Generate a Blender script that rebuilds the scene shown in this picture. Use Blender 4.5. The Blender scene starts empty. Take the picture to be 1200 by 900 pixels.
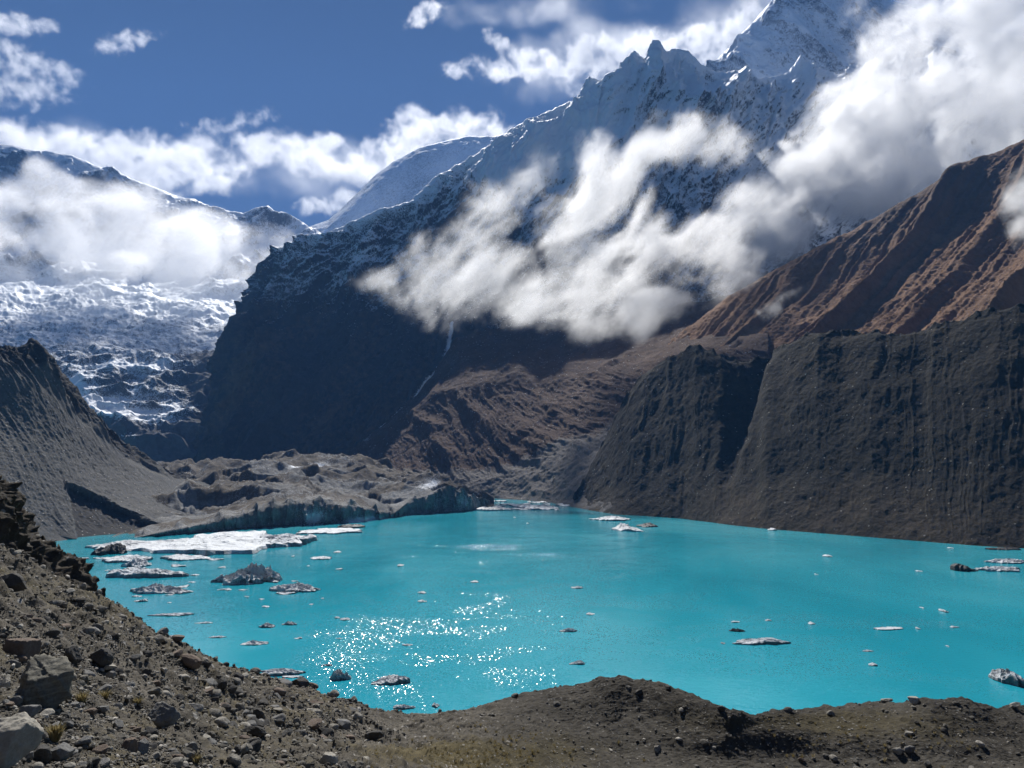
import bpy, math, random
import numpy as np

# ------------------------------------------------------------------ scene frame
H = 80.0                       # eye height above the lake (m)
F = 873.0                      # focal length in pixels of the 1200 px wide photograph
PITCH = math.atan(90.0 / F)    # camera looks up a little
SUN_AZ, SUN_EL = -10.0, 46.5   # degrees; azimuth measured from +Y towards +X
S = bpy.context.scene
COL = S.collection
cP, sP = math.cos(PITCH), math.sin(PITCH)


def ray(px, py):
    px = np.asarray(px, float); py = np.asarray(py, float)
    a = (px - 600.0) / F; b = (450.0 - py) / F
    return a, cP - b * sP, sP + b * cP


def at(px, py, Y):
    """the point on the sight line (px, py) at distance Y in front of the camera"""
    a, dy, dz = ray(px, py)
    t = np.asarray(Y, float) / dy
    return np.stack([a * t, np.asarray(Y, float) + 0 * a, H + dz * t], -1)


def on_water(px, py, z=0.0):
    a, dy, dz = ray(px, py)
    t = (z - H) / dz
    return np.stack([a * t, dy * t, z + 0 * t], -1)


def proj(P):
    """picture position of world points"""
    y = P[..., 1]; z = P[..., 2] - H
    fw_ = np.maximum(y * cP + z * sP, .1)
    return 600 + F * P[..., 0] / fw_, 450 - F * (z * cP - y * sP) / fw_


def shore(pts, z=0.0):
    """pixel pairs on the waterline -> triples (px, py, Y)"""
    out = []
    for px, py in pts:
        p = on_water(px, py, z)
        out.append((px, py, float(p[1])))
    return out


# ------------------------------------------------------------------ noise
_r = np.random.RandomState(7)
_perm = _r.permutation(256).astype(np.int32)
_perm = np.concatenate([_perm, _perm, _perm])
_g = _r.normal(size=(256, 3)); _g /= np.linalg.norm(_g, axis=1)[:, None]
_g = _g.astype(np.float32)


def perlin(p):
    p = np.asarray(p, np.float32)
    sh = p.shape[:-1]
    p = p.reshape(-1, 3)
    i = np.floor(p).astype(np.int32)
    f = p - i
    i &= 255
    u = f * f * f * (f * (f * 6 - 15) + 10)
    out = np.zeros(len(p), np.float32)
    for dx in (0, 1):
        wx = u[:, 0] if dx else 1 - u[:, 0]
        hx = _perm[i[:, 0] + dx]
        for dy in (0, 1):
            wy = u[:, 1] if dy else 1 - u[:, 1]
            hy = _perm[(hx + i[:, 1] + dy)]
            for dz in (0, 1):
                wz = u[:, 2] if dz else 1 - u[:, 2]
                h = _perm[(hy + i[:, 2] + dz)]
                g = _g[h]
                d = g[:, 0] * (f[:, 0] - dx) + g[:, 1] * (f[:, 1] - dy) + g[:, 2] * (f[:, 2] - dz)
                out += wx * wy * wz * d
    return (out * 1.6).reshape(sh)


def fbm(p, scale, octv=5, gain=0.5, lac=2.07, off=0.0):
    p = np.asarray(p, np.float32) / scale + np.float32(off)
    a, s, t = 1.0, 0.0, 0.0
    for k in range(octv):
        s = s + a * perlin(p + 17.3 * k); t += a
        a *= gain; p = p * lac
    return s / t


def ridged(p, scale, octv=5, gain=0.5, lac=2.07, off=0.0):
    """crests at 1, hollows near 0"""
    p = np.asarray(p, np.float32) / scale + np.float32(off)
    a, s, t = 1.0, 0.0, 0.0
    w = 1.0
    for k in range(octv):
        n = 1 - np.abs(perlin(p + 9.1 * k)) * 1.6
        n = np.clip(n, 0, 1) ** 2
        s = s + a * n * w; t += a
        w = np.clip(n * 1.6, 0.25, 1)
        a *= gain; p = p * lac
    return s / t


def sstep(a, b, x):
    t = np.clip((x - a) / (b - a), 0, 1)
    return t * t * (3 - 2 * t)


# ------------------------------------------------------------------ meshes
def grid_mesh(name, P, mat, attrs=None, kind='structure', smooth=True):
    n, m = P.shape[:2]
    idx = np.arange(n * m).reshape(n, m)
    q = np.stack([idx[:-1, :-1], idx[:-1, 1:], idx[1:, 1:], idx[1:, :-1]], -1).reshape(-1, 4)
    return raw_mesh(name, P.reshape(-1, 3), q, mat, attrs, kind, smooth)


def raw_mesh(name, V, faces, mat, attrs=None, kind=None, smooth=True):
    me = bpy.data.meshes.new(name)
    faces = np.asarray(faces, np.int32)
    k = faces.shape[1]
    me.vertices.add(len(V)); me.vertices.foreach_set('co', np.ascontiguousarray(V, np.float32).ravel())
    me.loops.add(faces.size); me.loops.foreach_set('vertex_index', faces.ravel())
    me.polygons.add(len(faces))
    me.polygons.foreach_set('loop_start', np.arange(0, faces.size, k, dtype=np.int32))
    me.update(calc_edges=True)
    me.polygons.foreach_set('use_smooth', np.full(len(faces), bool(smooth)))
    for a, v in (attrs or {}).items():
        at_ = me.attributes.new(a, 'FLOAT', 'POINT')
        at_.data.foreach_set('value', np.ascontiguousarray(v, np.float32).ravel())
    if mat: me.materials.append(mat)
    o = bpy.data.objects.new(name, me); COL.objects.link(o)
    if kind: o['kind'] = kind
    return o


def tag(o, label=None, cat=None, group=None, kind=None):
    if label: o['label'] = label
    if cat: o['category'] = cat
    if group: o['group'] = group
    if kind: o['kind'] = kind
    return o


def cr(p0, p1, p2, p3, t):
    """Catmull-Rom"""
    t2, t3 = t * t, t * t * t
    return 0.5 * ((2 * p1) + (-p0 + p2) * t + (2 * p0 - 5 * p1 + 4 * p2 - p3) * t2 + (-p0 + 3 * p1 - 3 * p2 + p3) * t3)


def resample(row, n):
    """row: list of (px, py, Y) or an (k,3) world array; n points evenly by length along the picture"""
    if isinstance(row, np.ndarray):
        if len(row) == n: return row
        W = row
        key = W
    else:
        r = np.array(row, float)
        W = at(r[:, 0], r[:, 1], r[:, 2])
        key = r[:, :1]
    d = np.concatenate([[0], np.cumsum(np.linalg.norm(np.diff(key, axis=0), axis=1))])
    d /= d[-1]
    t = np.linspace(0, 1, n)
    return np.stack([np.interp(t, d, W[:, c]) for c in range(3)], -1)


def loft(rows, n, m, weights=None, tension=1.0):
    """n columns along the rows, m lines spread over the rows (weights: lines between consecutive rows)"""
    R = np.stack([resample(r, n) for r in rows])            # k, n, 3
    k = len(R)
    w = np.array(weights if weights else [1] * (k - 1), float)
    cnt = np.maximum(2, np.round(m * w / w.sum()).astype(int))
    lines, vs = [], []
    for i in range(k - 1):
        p1, p2 = R[i], R[i + 1]
        p0 = R[i - 1] if i > 0 else 2 * p1 - p2
        p3 = R[i + 2] if i + 2 < k else 2 * p2 - p1
        for j in range(cnt[i] + (1 if i == k - 2 else 0)):
            t = j / cnt[i]
            c = cr(p0, p1, p2, p3, t); l = p1 * (1 - t) + p2 * t
            lines.append(c * tension + l * (1 - tension)); vs.append(i + t)
    P = np.stack(lines)
    U = np.broadcast_to(np.linspace(0, 1, n)[None, :], P.shape[:2])
    V = np.broadcast_to(np.array(vs)[:, None], P.shape[:2])
    return P, U, V


def normals(P):
    du = np.gradient(P, axis=1); dv = np.gradient(P, axis=0)
    N = np.cross(du, dv)
    N /= np.linalg.norm(N, axis=-1, keepdims=True) + 1e-9
    return N


def face_cam(N, P):
    """orient normals to the upper side"""
    C = np.array([0, 0, H])
    s = np.sign(((C - P) * N).sum(-1).mean())
    return N * (s if s else 1)


# ------------------------------------------------------------------ materials
def new_mat(name):
    m = bpy.data.materials.new(name); m.use_nodes = True
    nt = m.node_tree
    for nd in list(nt.nodes): nt.nodes.remove(nd)
    out = nt.nodes.new('ShaderNodeOutputMaterial')
    return m, nt, out


class NB:
    """small helper to wire shader nodes"""
    def __init__(s, nt): s.nt = nt
    def n(s, t, **kw):
        nd = s.nt.nodes.new(t)
        for k, v in kw.items():
            if k.startswith('i_'):
                key = k[2:]
                key = int(key) if key.isdigit() else key.replace('_', ' ')
                s.set(nd.inputs[key], v)
            else: setattr(nd, k, v)
        return nd
    def set(s, sock, v):
        if isinstance(v, bpy.types.NodeSocket): s.nt.links.new(v, sock)
        else: sock.default_value = v
    def math(s, op, a, b=0.0, c=0.0, clamp=False):
        nd = s.nt.nodes.new('ShaderNodeMath'); nd.operation = op; nd.use_clamp = clamp
        s.set(nd.inputs[0], a); s.set(nd.inputs[1], b); s.set(nd.inputs[2], c)
        return nd.outputs[0]
    def noise(s, vec, scale, detail=6, rough=0.55, dist=0.0):
        nd = s.n('ShaderNodeTexNoise'); s.set(nd.inputs['Vector'], vec)
        nd.inputs['Scale'].default_value = scale; nd.inputs['Detail'].default_value = detail
        nd.inputs['Roughness'].default_value = rough; nd.inputs['Distortion'].default_value = dist
        return nd.outputs['Fac']
    def ramp(s, fac, stops, interp='LINEAR'):
        nd = s.n('ShaderNodeValToRGB'); nd.color_ramp.interpolation = interp
        e = nd.color_ramp.elements
        while len(e) > 1: e.remove(e[-1])
        for i, (p, c) in enumerate(stops):
            el = e[0] if i == 0 else e.new(p)
            el.position = p; el.color = (*c, 1) if len(c) == 3 else c
        s.set(nd.inputs[0], fac)
        return nd.outputs[0]
    def mapr(s, v, a, b, c=0.0, d=1.0, smooth=False):
        nd = s.n('ShaderNodeMapRange'); nd.clamp = True
        if smooth: nd.interpolation_type = 'SMOOTHSTEP'
        s.set(nd.inputs[0], v)
        for i, x in enumerate((a, b, c, d)): s.set(nd.inputs[i + 1], x)
        return nd.outputs[0]
    def mix(s, fac, a, b, blend='MIX'):
        nd = s.n('ShaderNodeMix'); nd.data_type = 'RGBA'; nd.blend_type = blend
        s.set(nd.inputs[0], fac)
        s.set(nd.inputs[6], (*a, 1) if isinstance(a, tuple) and len(a) == 3 else a)
        s.set(nd.inputs[7], (*b, 1) if isinstance(b, tuple) and len(b) == 3 else b)
        return nd.outputs[2]
    def mapping(s, vec, scale=(1, 1, 1), rot=(0, 0, 0), loc=(0, 0, 0)):
        nd = s.n('ShaderNodeMapping'); s.set(nd.inputs[0], vec)
        nd.inputs[1].default_value = loc; nd.inputs[2].default_value = rot; nd.inputs[3].default_value = scale
        return nd.outputs[0]
    def attr(s, name):
        return s.n('ShaderNodeAttribute', attribute_name=name).outputs['Fac']
    def bump(s, h, strength, dist, normal=None):
        nd = s.n('ShaderNodeBump'); s.set(nd.inputs['Height'], h)
        nd.inputs['Strength'].default_value = strength; nd.inputs['Distance'].default_value = dist
        if normal is not None: s.set(nd.inputs['Normal'], normal)
        return nd.outputs[0]


SNOW = (0.80, 0.83, 0.87)


def rock_mat(name, cols, size, tint=None, snow=False, bump=1.0, streak=0.0, rough=0.95, shale_shade=0.0, speck=None):
    """cols: three rock colours dark to light; size: metres of the largest mottling; tint: second colour set mixed by
    the 'tint' attribute; speck: (colour, size, amount) of pale scattered stones"""
    m, nt, out = new_mat(name); b = NB(nt)
    co = b.n('ShaderNodeTexCoord').outputs['Object']
    n1 = b.noise(co, 1 / size, 8, 0.62)
    n2 = b.noise(co, 6.3 / size, 8, 0.65)
    n3 = b.noise(co, 31.0 / size, 5, 0.7)
    mixv = b.math('ADD', b.math('MULTIPLY', n1, 0.45), b.math('ADD', b.math('MULTIPLY', n2, 0.35), b.math('MULTIPLY', n3, 0.2)))
    if streak:
        st = b.noise(b.mapping(co, (1, 1, 0.12)), 14.0 / size, 6, 0.65, 0.3)
        mixv = b.math('ADD', b.math('MULTIPLY', mixv, 1 - streak), b.math('MULTIPLY', st, streak))
    c = b.ramp(mixv, [(0.34, cols[0]), (0.5, cols[1]), (0.66, cols[2])])
    if tint:
        t = b.math('ADD', b.attr('tint'), b.math('MULTIPLY', b.math('SUBTRACT', n2, 0.5), 1.0))
        t = b.mapr(t, 0.3, 0.7)
        c2 = b.ramp(mixv, [(0.34, tint[0]), (0.5, tint[1]), (0.66, tint[2])])
        c = b.mix(t, c, c2)
    if speck:
        vo = b.n('ShaderNodeTexVoronoi'); b.set(vo.inputs['Vector'], co); vo.inputs['Scale'].default_value = 1 / speck[1]
        rnd = b.n('ShaderNodeSeparateColor'); b.set(rnd.inputs[0], vo.outputs['Color'])
        near = b.math('LESS_THAN', vo.outputs['Distance'], b.math('MULTIPLY', rnd.outputs[1], 0.45))
        few = b.math('GREATER_THAN', rnd.outputs[0], 1 - speck[2])
        c = b.mix(b.math('MULTIPLY', near, few), c, speck[0])
    if shale_shade: c = b.mix(b.math('MULTIPLY', b.attr('snow'), shale_shade), c, (.016, .0145, .012))  # darker shale of the right ridge, plus its shade painted into the colour
    bh = b.math('ADD', b.math('MULTIPLY', n2, 1.0), b.math('MULTIPLY', n3, 0.35))
    bs = b.n('ShaderNodeBsdfPrincipled')
    if snow:
        sf = b.math('ADD', b.attr('snow'), b.math('ADD', b.math('MULTIPLY', b.math('SUBTRACT', n3, 0.5), 1.7), b.math('MULTIPLY', b.math('SUBTRACT', n2, 0.5), 0.6)))
        sf = b.mapr(sf, 0.36, 0.66)
        c = b.mix(sf, c, SNOW)
        b.set(bs.inputs['Roughness'], b.mapr(sf, 0, 1, rough, 0.6))
        bh = b.math('MULTIPLY', bh, b.mapr(sf, 0, 1, 1.0, 0.35))
    else:
        bs.inputs['Roughness'].default_value = rough
    bs.inputs['Specular IOR Level'].default_value = 0.15
    b.set(bs.inputs['Base Color'], c)
    b.set(bs.inputs['Normal'], b.bump(bh, bump, size * 0.05))
    nt.links.new(bs.outputs[0], out.inputs[0])
    return m


# ------------------------------------------------------------------ camera, sun, sky
cam = bpy.data.cameras.new('camera'); cam_o = bpy.data.objects.new('camera', cam); COL.objects.link(cam_o)
cam.sensor_width = 36.0; cam.lens = 36.0 * F / 1200.0
cam.clip_start = 0.3; cam.clip_end = 60000
cam_o.location = (0, 0, H); cam_o.rotation_euler = (math.pi / 2 + PITCH, 0, 0)
S.camera = cam_o

sun = bpy.data.lights.new('sun', 'SUN'); sun.energy = 4.9; sun.angle = math.radians(0.53); sun.color = (1.0, 0.975, 0.935)
so = bpy.data.objects.new('sun', sun); COL.objects.link(so)
so.rotation_euler = (math.radians(90 - SUN_EL), 0, math.radians(180 - SUN_AZ))   # lamp -Z away from the sun
so.location = (0, 0, 3000)

w = bpy.data.worlds.new('World'); S.world = w; w.use_nodes = True
nt = w.node_tree
bg = nt.nodes['Background']
sky = nt.nodes.new('ShaderNodeTexSky'); sky.sky_type = 'NISHITA'; sky.sun_disc = False
sky.sun_elevation = math.radians(SUN_EL); sky.sun_rotation = math.radians(SUN_AZ)
sky.altitude = 4200; sky.air_density = 0.56; sky.dust_density = 0.1; sky.ozone_density = 3.4
nt.links.new(sky.outputs[0], bg.inputs[0]); bg.inputs[1].default_value = 0.052
S.view_settings.view_transform = 'Standard'; S.view_settings.look = 'None'
S.view_settings.exposure = 0.48; S.view_settings.gamma = 1.0; S.view_settings.use_curve_mapping = False
S.cycles.max_bounces = 16; S.cycles.diffuse_bounces = 2; S.cycles.glossy_bounces = 2
S.cycles.volume_bounces = 14; S.cycles.transparent_max_bounces = 16
S.cycles.volume_step_rate = 2.2; S.cycles.volume_max_steps = 400
S.cycles.use_denoising = True
S.cycles.use_adaptive_sampling = True; S.cycles.adaptive_threshold = 0.02


# ------------------------------------------------------------------ far snow ridge behind everything
def far_ridge():
    ridge = [(300, 300, 9000), (330, 285, 9000), (355, 268, 9000), (385, 258, 9000), (405, 240, 9000), (420, 225, 9000), (440, 205, 9000), (460, 190, 9000), (490, 174, 9000),
             (520, 166, 9000), (545, 160, 9000), (580, 160, 9000), (620, 150, 9000), (680, 140, 9000), (760, 150, 9000)]
    low = [(300, 345, 8300), (420, 320, 7800), (560, 300, 7600), (760, 290, 7600)]
    base = [(280, 480, 7000), (760, 480, 7000)]
    P, U, V = loft([back(ridge, 800, 600), ridge, low, base], 420, 200, [.5, 1.5, 1], .5)
    N = face_cam(normals(P), P)
    k = fbm(P * [1, 1, .35], 700, 6, .55)
    amp = 60 * sstep(.9, 1.3, V)
    P = P + N * (k * amp)[..., None] + np.array([0, 0, 1]) * (fbm(P, 160, 4) * 18)[..., None]
    N = face_cam(normals(P), P)
    snow = .62 + .25 * fbm(P, 500, 4) + .3 * (N[..., 2] - .55)
    grid_mesh('far_mountain', P, M['snow_rock'], {'snow': snow, 'tint': 0 * snow})


def back(row, dY, dz):
    r = np.array(row, float)
    W = at(r[:, 0], r[:, 1], r[:, 2])
    W[:, 0] *= 1 + dY / W[:, 1]
    W[:, 1] += dY; W[:, 2] -= dz
    return W


def pyramid():
    Y = 5400
    ridge = [(740, 150, Y), (790, 112, Y), (815, 92, Y), (835, 75, Y), (852, 58, Y), (870, 38, Y), (888, 20, Y), (905, 2, Y), (925, -18, Y), (945, -30, Y), (975, -15, Y),
             (1010, -10, Y), (1060, 5, Y), (1150, 40, Y), (1340, 60, Y)]
    low = [(740, 190, Y - 250), (840, 130, Y - 350), (930, 110, Y - 450), (1050, 110, Y - 450), (1340, 150, Y - 400)]
    base = [(740, 330, Y - 900), (1340, 330, Y - 900)]
    P, U, V = loft([back(ridge, 1200, 1000), ridge, low, base], 440, 260, [.5, 1.6, 1], .5)
    N = face_cam(normals(P), P)
    g = ridged(np.stack([P[..., 0] + .5 * P[..., 2], P[..., 1], P[..., 2] * .35], -1), 520, 6, .55)
    amp = sstep(.95, 1.25, V)
    P = P + N * ((g - .4) * 130 * amp)[..., None] + np.array([0, 0, 1]) * (fbm(P, 110, 5, .6) * 22)[..., None]
    N = face_cam(normals(P), P)
    snow = .72 + .55 * fbm(P * [1, 1, .6], 330, 5, .6) + .5 * (N[..., 2] - .5) + .1
    grid_mesh('snow_peak_mountain', P, M['snow_rock'], {'snow': snow, 'tint': 0 * snow})


# ------------------------------------------------------------------ left snow massif with its icefall
def left_massif():
    Y = 5200
    ridge = [(-260, 140, Y), (-120, 150, Y), (-60, 160, Y), (0, 168, Y), (22, 172, Y), (40, 177, Y), (48, 180, Y), (60, 179, Y), (85, 182, Y), (110, 193, Y), (150, 210, Y), (175, 217, Y),
             (200, 227, Y), (225, 236, Y), (245, 243, Y), (270, 249, Y), (285, 252, Y), (300, 246, Y), (314, 242, Y), (325, 252, Y), (340, 262, Y), (356, 270, Y), (420, 300, Y)]
    r2 = [(-260, 280, 4500), (-60, 285, 4500), (0, 290, 4450), (100, 292, 4500), (200, 305, 4500), (300, 308, 4500), (420, 330, 4500)]
    r3 = [(-260, 360, 3500), (-60, 365, 3500), (20, 372, 3500), (100, 368, 3600), (200, 372, 3700), (300, 375, 3700), (420, 390, 3700)]
    r4 = [(-260, 430, 2900), (0, 430, 2900), (90, 425, 2900), (160, 430, 2950), (230, 430, 3000), (300, 430, 3000), (420, 440, 3000)]
    r5 = [(-260, 500, 2560), (0, 500, 2560), (90, 492, 2560), (160, 500, 2560), (230, 500, 2650), (300, 500, 2700), (420, 500, 2700)]
    r6 = [(-260, 575, 2380), (90, 560, 2400), (200, 560, 2420), (300, 560, 2500), (420, 560, 2500)]
    P, U, V = loft([back(ridge, 1200, 900), ridge, r2, r3, r4, r5, r6], 560, 520, [.3, 1.3, 1.1, 1, 1.1, .9], .7)
    N = face_cam(normals(P), P)
    up = np.array([0, 0, 1.])
    g = ridged(np.stack([P[..., 0] - .4 * P[..., 2], P[..., 1], P[..., 2] * .3], -1), 520, 6, .55)
    hi = sstep(1.0, 1.2, V) * (1 - sstep(2.2, 2.8, V))
    P = P + N * ((g - .45) * 150 * hi)[..., None]
    # icefall: broken seracs in steps
    ice = sstep(2.3, 2.8, V) * (1 - sstep(3.9, 4.3, V))
    se = .45 * ridged(P * [1, .8, 1.2], 95, 4, .6) + .55 * ridged(P * [.7, 1.2, 1.4], 38, 4, .6)
    P = P + up * ((se - .4) * 24 * ice)[..., None] + up * (fbm(P, 260, 4) * 60 * sstep(2, 2.6, V))[..., None]
    # rounded rock knobs in the lower third
    kn = sstep(3.6, 4.1, V) * (1 - sstep(5.4, 5.9, V))
    b1 = 1 - np.abs(perlin(P * [1 / 120, 1 / 160, 1 / 90] + 3.7)) * 2
    P = P + N * (b1 * 26 * kn)[..., None] + N * (ridged(P * [1, 1, .4], 60, 4) * 16 * kn)[..., None]
    P = P + up * (fbm(P, 70, 4, .6) * 12)[..., None]
    N = face_cam(normals(P), P)
    a, d, z = P[..., 0] / P[..., 1], P[..., 1], P[..., 2]
    base = .68 + .4 * fbm(P, 420, 5, .6) + .7 * (N[..., 2] - .55)
    snow = base
    icef = .54 + .24 * fbm(P, 120, 5, .65) + .45 * (N[..., 2] - .6) + .2 * sstep(2.2, 2.6, V) * (1 - sstep(2.9, 3.3, V))
    snow = snow * (1 - sstep(2.2, 2.9, V)) + icef * sstep(2.2, 2.9, V)
    rocky = sstep(3.5, 4.0, V)
    knob = .40 + .5 * (N[..., 2] - .55) + .3 * fbm(P, 110, 4)
    snow = snow * (1 - rocky) + knob * rocky
    # the sunlit ice aprons on the rock steps and the bare foot of the fall, in plan
    Q = at(0, 0, 1)
    for (px, py, Yk, rx, ry, wgt) in [(98, 452, 2800, 18, 14, .5), (128, 472, 2700, 22, 10, .45), (160, 485, 2640, 30, 10, .5), (150, 510, 2560, 38, 7, .55), (222, 478, 2700, 26, 9, .5), (165, 430, 2950, 30, 9, .35),
                                        (215, 425, 2980, 30, 9, .35), (120, 432, 2900, 20, 6, .3)]:
        c = at(px, py, Yk); sx = rx * Yk / F; sz = ry * Yk / F
        q = ((P[..., 0] - c[0]) / sx + (P[..., 2] - c[2]) / sz * .5) ** 2 + ((P[..., 2] - c[2]) / sz) ** 2
        snow = snow + wgt * np.exp(-q)
    snow = snow - .5 * sstep(4.95, 5.4, V) - .5 * sstep(190, 245, proj(P)[0] - .0 * V) * sstep(3.5, 3.9, V)
    grid_mesh('glaciated_mountain', P, M['ice_rock'], {'snow': snow, 'tint': 0 * snow})


# ------------------------------------------------------------------ the dark massif in the middle
def massif():
    r1 = [(318, 345, 2950), (330, 318, 2900), (345, 300, 2880), (360, 285, 2880), (400, 265, 2880), (440, 246, 2900), (480, 236, 2950), (510, 207, 3000), (545, 187, 3050), (580, 166, 3100), (600, 150, 3150), (650, 127, 3200),
          (690, 108, 3300), (715, 100, 3300), (728, 80, 3300), (740, 66, 3300), (748, 64, 3300), (760, 72, 3300), (775, 62, 3320), (795, 56, 3350), (808, 60, 3350), (822, 75, 3350), (840, 84, 3400), (880, 92, 3450), (905, 90, 3573), (940, 82, 3657),
          (960, 80, 3684), (990, 90, 3750), (1060, 70, 3750), (1200, 60, 3750), (1340, 40, 3750), (1600, 120, 3700), (1900, 200, 3700)]
    r2 = [(272, 385, 2700), (285, 372, 2620), (330, 378, 2600), (420, 350, 2600), (520, 310, 2680), (600, 280, 2750), (700, 235, 2900), (800, 200, 2950), (900, 190, 3103), (1000, 200, 3400), (1200, 190, 3350), (1340, 170, 3350), (1600, 240, 3300), (1900, 300, 3300)]
    r3 = [(263, 455, 2620), (280, 450, 2450), (330, 450, 2420), (420, 425, 2430), (520, 390, 2450), (600, 370, 2500), (700, 340, 2600), (800, 320, 2650), (900, 310, 2803), (1000, 300, 3100), (1200, 290, 3000), (1340, 280, 3000), (1600, 320, 2950), (1900, 350, 2950)]
    r4 = [(205, 560, 2500), (240, 560, 2330), (330, 560, 2230), (400, 555, 2200), (440, 530, 2200), (520, 470, 2200), (620, 440, 2280), (720, 420, 2350), (800, 410, 2400), (1000, 400, 2850), (1200, 380, 2750), (1340, 380, 2750), (1600, 390, 2700), (1900, 400, 2700)]
    P, U, V = loft([back(r1, 700, 700), r1, r2, r3, r4], 1350, 560, [.3, 1.2, 1, 1.1], .75)
    N = face_cam(normals(P), P)
    up = np.array([0, 0, 1.])
    x, y, z = P[..., 0], P[..., 1], P[..., 2]
    # ribs and gullies run down the face, leaning to the left
    s = np.stack([x - .35 * z + 60 * fbm(P, 300, 3), y * .6, z * .22], -1)
    g = ridged(s, 420, 6, .55)
    g2 = ridged(s + 900, 130, 5, .6)
    e = sstep(1.0, 1.15, V) * (1 - .7 * sstep(3.6, 4, V))
    qx, qy = proj(P)
    field = np.exp(-((qx - 655) / 75) ** 2 - ((qy - 158) / 36) ** 2) + .8 * np.exp(-((qx - 590) / 40) ** 2 - ((qy - 195) / 26) ** 2)
    field = np.clip(field, 0, 1)
    P = P + N * ((g - .42) * 190 * e * (1 - .55 * field) + (g2 - .42) * 55 * e * (1 - .5 * field))[..., None]
    P = P + N * (fbm(P, 60, 5, .6) * 16 * sstep(1.0, 1.06, V) * (1 - .7 * field))[..., None]
    near1 = np.exp(-((V - 1) / .12) ** 2)
    P = P + up * ((ridged(P, 80, 4, .6) - .5) * 13 * near1 + fbm(P, 24, 3) * 6 * near1)[..., None]
    N = face_cam(normals(P), P)
    z = P[..., 2]
    snow = .66 + (z - 800 - 150 * fbm(P, 500, 3)) / 900 * .45 + .55 * (N[..., 2] - .5) + .35 * fbm(np.stack([P[..., 0] - .4 * z, P[..., 1], z * .35], -1), 150, 5, .65) - .1
    snow = snow + .42 * field - .1 * np.exp(-((qx - 930) / 70) ** 2 - ((qy - 105) / 30) ** 2)
    low = sstep(700, 380, z + 170 * fbm(P, 260, 4) + .12 * (P[..., 0] + 500))
    snow = snow * (1 - low) + np.minimum(snow, -.25 + .2 * N[..., 2]) * low
    # the couloir streak and small snow patches low on the face
    for pts in ([(527, 372, 2400), (524, 395, 2360), (522, 412, 2330), (512, 432, 2290), (498, 448, 2250), (484, 468, 2220), (466, 484, 2210), (440, 505, 2200)],):
        L = np.array([at(*p) for p in pts])
        for i in range(len(L) - 1):
            a_, b_ = L[i], L[i + 1]
            ab = b_ - a_
            t = np.clip((((P - a_) * [1, .0, 1]) @ (ab * [1, 0, 1])) / ((ab * [1, 0, 1]) ** 2).sum(), 0, 1)
            d = np.hypot(P[..., 0] - (a_[0] + t * ab[0]), P[..., 2] - (a_[2] + t * ab[2]))
            wob = 9 + 9 * fbm(P, 40, 2)
            snow = np.maximum(snow, .95 * np.exp(-(d / wob) ** 2))
    tint = .2 + .6 * sstep(3.0, 3.8, V) * sstep(-700, 100, P[..., 0]) + 1.1 * fbm(s, 210, 5)
    grid_mesh('rock_mountain', P, M['dark_rock'], {'snow': snow, 'tint': tint})


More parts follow.
